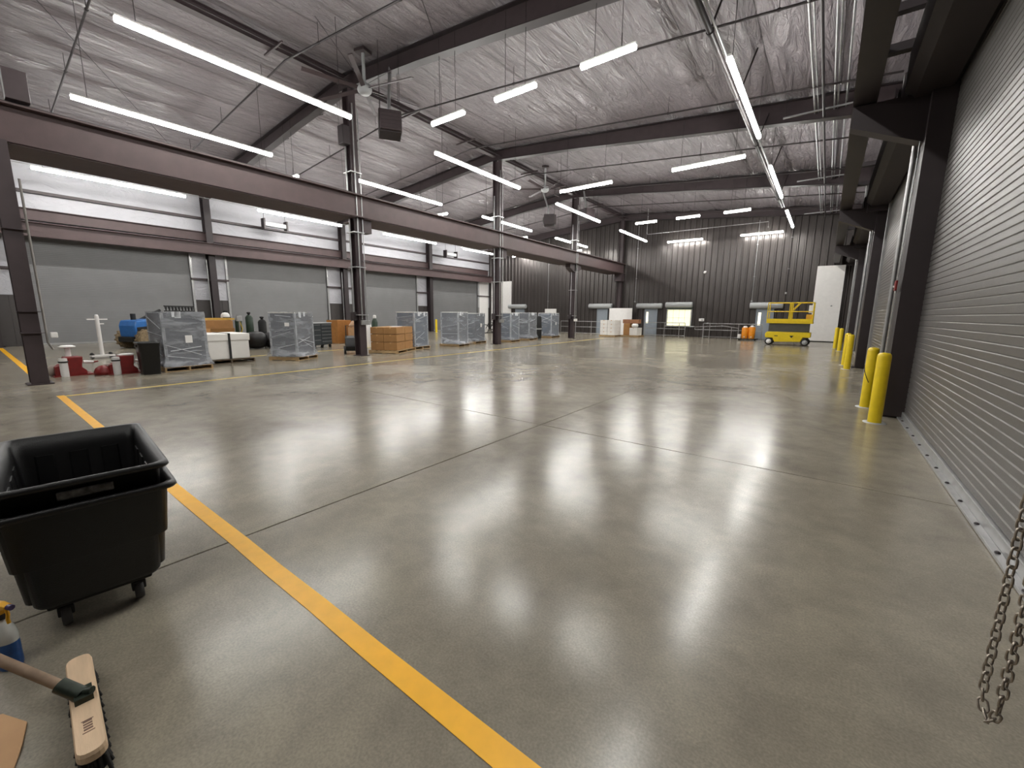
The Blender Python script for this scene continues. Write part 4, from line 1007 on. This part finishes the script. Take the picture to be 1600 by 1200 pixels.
# ---- bicycle-like wheeled frame by the third column
t = thing('wheeled_frame', 'dark wheeled frame by the white far corner door', 'cart', (-22.6, 27.0, 0), R(80))
for sx in (-.45, .45): MB().tube([(sx+.34*math.cos(i*2*PI/20), 0, .36+.34*math.sin(i*2*PI/20)) for i in range(20)], .035, 6, True).build('wheel', BLK2, t)
MB().tube([(-.45, 0, .36), (-.1, 0, .85), (.35, 0, .9), (.45, 0, .36)], .03, 8).build('frame', BLK2, t); MB().tube([(-.1, 0, .85), (.05, 0, .36), (.35, 0, .9)], .03, 8).build('down_tube', BLK2, t)
MB().tube([(.35, -.28, 1.1), (.35, 0, 1.05), (.35, .28, 1.1)], .02, 8).build('handlebar', BLK2, t); MB().box(-.7, .7, -.2, .2, 0.0, .05).build('skid', BLK2, t)

# ---- white carton stack and brown stack by the back wall
pallet('dark pallet under the white carton stack', -12.85, 29.4, 0, 1.25, 1.2)
rr = random.Random(11)
rowsz = ['bottom', 'lower middle', 'upper middle', 'top']
for li in range(4):
    for ci in range(4):
        if li == 3 and ci == 3: continue
        sx_, sy_ = ((.29, -.28), (-.29, -.28), (.29, .28), (-.29, .28))[ci]
        carton('white carton in the far stack, %s row, %s' % (rowsz[li], ['front right', 'front left', 'back right', 'back left'][ci]), -12.85+sx_+rr.uniform(-.003, .003), 29.4+sy_, .13+li*.275, .565, .545, .268, rr.uniform(-.008, .008), BOXW, 'white cartons stacked by the back wall')
pallet('dark pallet under the mixed white and brown cartons', -11.5, 30.4, 0, 1.3, 1.2)
carton('reddish brown carton lying across the top of the mixed stack', -11.6, 30.4, 1.0, 1.2, .6, .28, R(3), mat('carton_red', '#97694b', .8), 'mixed cartons by the back wall')
carton('brown carton at the lower left of the mixed stack', -11.85, 30.4, .13, .5, .7, .86, 0, CARD, 'mixed cartons by the back wall')
carton('white carton at the lower right of the mixed stack', -11.25, 30.3, .13, .6, .8, .55, R(-4), BOXW, 'mixed cartons by the back wall')
t = thing('white_sack', 'white sack sitting on the lower right white carton', 'sack', (-11.2, 30.0, .69))
rg = [[(.26*math.sin(q/7*PI)**.6*math.cos(i*2*PI/12)*(1+rr.uniform(-.08, .08)), .2*math.sin(q/7*PI)**.6*math.sin(i*2*PI/12), .15*(1-math.cos(q/7*PI))) for i in range(12)] for q in range(8)]
loft(MB(), rg, True, True).build('sack', WHITE, t)
o = MB().box(-14.5, -12.55, 32.78, 32.83, 0, 2.15).build('white_board', WHITE, None, .01); tag(o, 'large white board against the back wall behind the cartons', 'board')

# ---- guard rails at the back
def rail(label, x0, x1, y, posts, z=1.06, extra=None):
    t = thing('guard_rail', label, 'railing', (x0, y, 0), 0, 'tubular guard rails')
    ln = x1-x0
    MB().tube([(0, 0, z), (ln, 0, z)], .024, 8).build('top_rail', GALV, t)
    MB().tube([(0, 0, z*.58), (ln, 0, z*.58)], .02, 8).build('mid_rail', GALV, t)
    MB().tube([(0, 0, .12), (ln, 0, .12)], .02, 8).build('low_rail', GALV, t)
    for p in posts: MB().tube([(p*ln, 0, 0), (p*ln, 0, z)], .024, 8).build('post', GALV, t)
    return t
rail('grey tubular guard rail between the fourth column and white cartons', -18.0, -13.7, 30.9, (0, .33, .66, 1))
rail('grey tubular guard rail below the lit window', -11.3, -8.3, 32.4, (0, .5, .86, 1))
t = rail('grey tubular guard rail left of the orange jugs', -7.1, -3.4, 32.6, (0, .12, .62, 1))
MB().tube([(-.5, -.25, .62), (-.5, -.25, .80), (1.4, -.25, .9), (2.3, -.25, .78)], .022, 8).build('handrail_loop', GALV, t); MB().tube([(-.5, -.25, .62), (2.2, -.25, .6)], .022, 8).build('handrail_loop', GALV, t)
for xx in (0.1, 1.9): MB().tube([(xx, -.25, 0), (xx, -.25, .85)], .022, 8).build('post', GALV, t)

# ---- orange jugs on a dolly
t = thing('dolly', 'low dark dolly under the orange jugs', 'dolly', (-4.1, 31.7, 0)); MB().box(-.6, .6, -.3, .3, .08, .13).build('deck', BLK2, t, .01)
for sx in (-.45, .45):
    for sy in (-.2, .2): MB().lathe([(.01, -.02), (.04, -.02), (.04, .02), (.01, .02)], (sx, sy, .04), 10, 'y').build('wheel', BLK2, t)
for k, (x, h, r) in enumerate(((-4.27, .72, .2), (-3.87, .76, .2))):
    t = thing('orange_jug', ['left orange jug with a white lid on the dolly', 'right orange jug with a white lid on the dolly'][k], 'jug', (x, 31.7, .13), 0, 'orange jugs')
    MB().lathe([(r*.85, 0), (r*.9, .03), (r, .3), (r, h-.04), (r*.9, h)], n=18).build('body', ORANGE, t)
    MB().lathe([(r*.6, h), (r*.62, h+.06), (r*.4, h+.1), (0, h+.11)], n=16).build('lid', WHITE, t)
    MB().box(-.04, .04, -r-.04, -r+.01, .08, .14).build('tap', WHITE, t, .008)
o = MB().box(-4.68, -4.49, 31.55, 31.85, .131, .40).build('white_tub', WHITE, None, .03); tag(o, 'small white tub left of the orange jugs', 'tub')

# ---- yellow scissor lift
t = thing('scissor_lift', 'yellow scissor lift parked before the back wall', 'scissor lift', (-1.65, 28.35, 0), R(-1))
hx, hy = 1.06, .42
MB().prism([(-hx, .40), (-hx-.03, .62), (-hx+.05, .74), (hx, .74), (hx, .46), (.72, .46), (.62, .22), (-.6, .18), (-.70, .40)], 'y', -hy, hy).build('chassis', YEL, t, .02)
for sx in (-.86, .84):
    for s_ in (-1, 1):
        w_ = MB().lathe([(.07, -.07), (.18, -.07), (.20, -.05), (.20, .05), (.18, .07), (.07, .07)], (sx, s_*(hy+.0), .20), 22, 'y').build('wheel', BLK2, t)
        MB().lathe([(0, -.075), (.13, -.075), (.13, .075), (0, .075)], (sx, s_*hy, .20), 16, 'y').build('hub', WHITE if sx < 0 else GREY, w_)
SC = mat('scissor_grey', '#5b5a52', .5, .2)
for i in range(5):
    z = .78+i*.085
    for s_ in (-1, 1):
        MB().bar((-.95, s_*.3, z), (.95, s_*.3, z+.06), .05, .06).build('scissor_arm', SC, t)
        MB().bar((-.95, s_*.24, z+.06), (.95, s_*.24, z), .05, .06).build('scissor_arm', SC, t)
MB().box(-.1, .4, -.2, .2, .80, 1.05).build('power_pack', SC, t)
MB().box(-hx-.02, hx+.04, -hy, hy, 1.22, 1.32).build('platform', YEL, t, .01)
ZT = 2.36
mb = MB()
def guard(pts, r=.022): return MB().tube(pts, r, 8).build('guard_rail', YEL, t)
for s_ in (-1, 1):
    guard([(-hx, s_*hy, ZT), (hx, s_*hy, ZT)]); guard([(-hx, s_*hy, 1.88), (hx, s_*hy, 1.88)])
    for x in (-hx, -.02, .06, hx): guard([(x, s_*hy, 1.3), (x, s_*hy, ZT)])
    MB().box(-hx, hx, s_*hy-.01, s_*hy+.01, 1.32, 1.47).build('toe_board', YEL, t)
    MB().tube([(.1, s_*hy, 1.95), (.42, s_*hy, ZT)], .02, 8).build('diagonal_brace', YEL, t)
for x in (-hx, hx):
    guard([(x, -hy, ZT), (x, hy, ZT)]); guard([(x, -hy, 1.88), (x, hy, 1.88)]); MB().box(x-.01, x+.01, -hy, hy, 1.32, 1.47).build('toe_board', YEL, t)
MB().box(hx-.22, hx-.02, -hy+.02, -hy+.2, 1.8, 2.22).build('control_box', WHITE, t, .02)
MB().box(hx-.3, hx+.02, -hy+.02, -hy+.12, 1.34, 1.72).build('manual_box', mat('amber_paint', '#dca21c', .4), t, .02)
MB().prism([(.10, .55), (.30, .55), (.20, .42)], 'y', -hy-.022, -hy-.021+.002).build('warning_mark', BLK2, t); MB().box(-.62, -.45, -hy-.023, -hy-.02, .50, .54).build('decal', BLK2, t)
MB().tube([(.3, -.3, 1.36), (.45, -.36, 1.42), (.7, -.3, 1.37), (.55, -.25, 1.40), (.4, -.33, 1.38)], .03, 6).build('cable_coil', GREY, t)

# ---- small fixtures on the back wall
t = thing('wall_camera', 'small white camera dome high on the back wall', 'camera', (-7.5, YB, 4.75)); MB().box(-.08, .08, -.06, 0, -.03, .1).build('mount', WHITE, t); MB().lathe([(.0, -.1), (.07, -.07), (.09, 0), (.07, .02)], (0, -.12, 0), 14).build('dome', WHITE, t)
t = thing('wall_box', 'small white switch box on the back wall right of the lit window', 'box', (-7.45, YB-.06, 1.2)); MB().box(-.18, .18, -.08, .0, 0, .2).build('case', WHITE, t, .01); MB().box(-.02, .14, -.1, -.08, .05, .14).build('switch', GREY, t)
for k, (x, z0, z1, lb) in enumerate(((-12.65, 2.75, 8.6, 'pale conduit down the back wall between the two hoods'), (-21.0, .3, 8.6, 'pale conduit down the back wall behind the wrapped crates'), (-4.3, 2.7, 8.0, 'pale conduit down the back wall left of the scissor lift'), (-2.35, 3.2, 8.2, 'dark pipe down the back wall above the scissor lift'))):
    t = thing('wall_conduit', lb, 'conduit', (x, YB-.06, z0), 0, 'back wall conduits')
    MB().tube([(0, 0, 0), (0, 0, z1-z0)], .02 if k < 3 else .035, 8).build('conduit', GALV if k < 3 else PIPEB, t); MB().box(-.05, .05, -.05, .04, -.12, .0).build('end_box', GALV, t, .01)
    for q in (.3, .7): MB().box(-.05, .05, -.03, .06, (z1-z0)*q, (z1-z0)*q+.03).build('clamp', GALV, t)
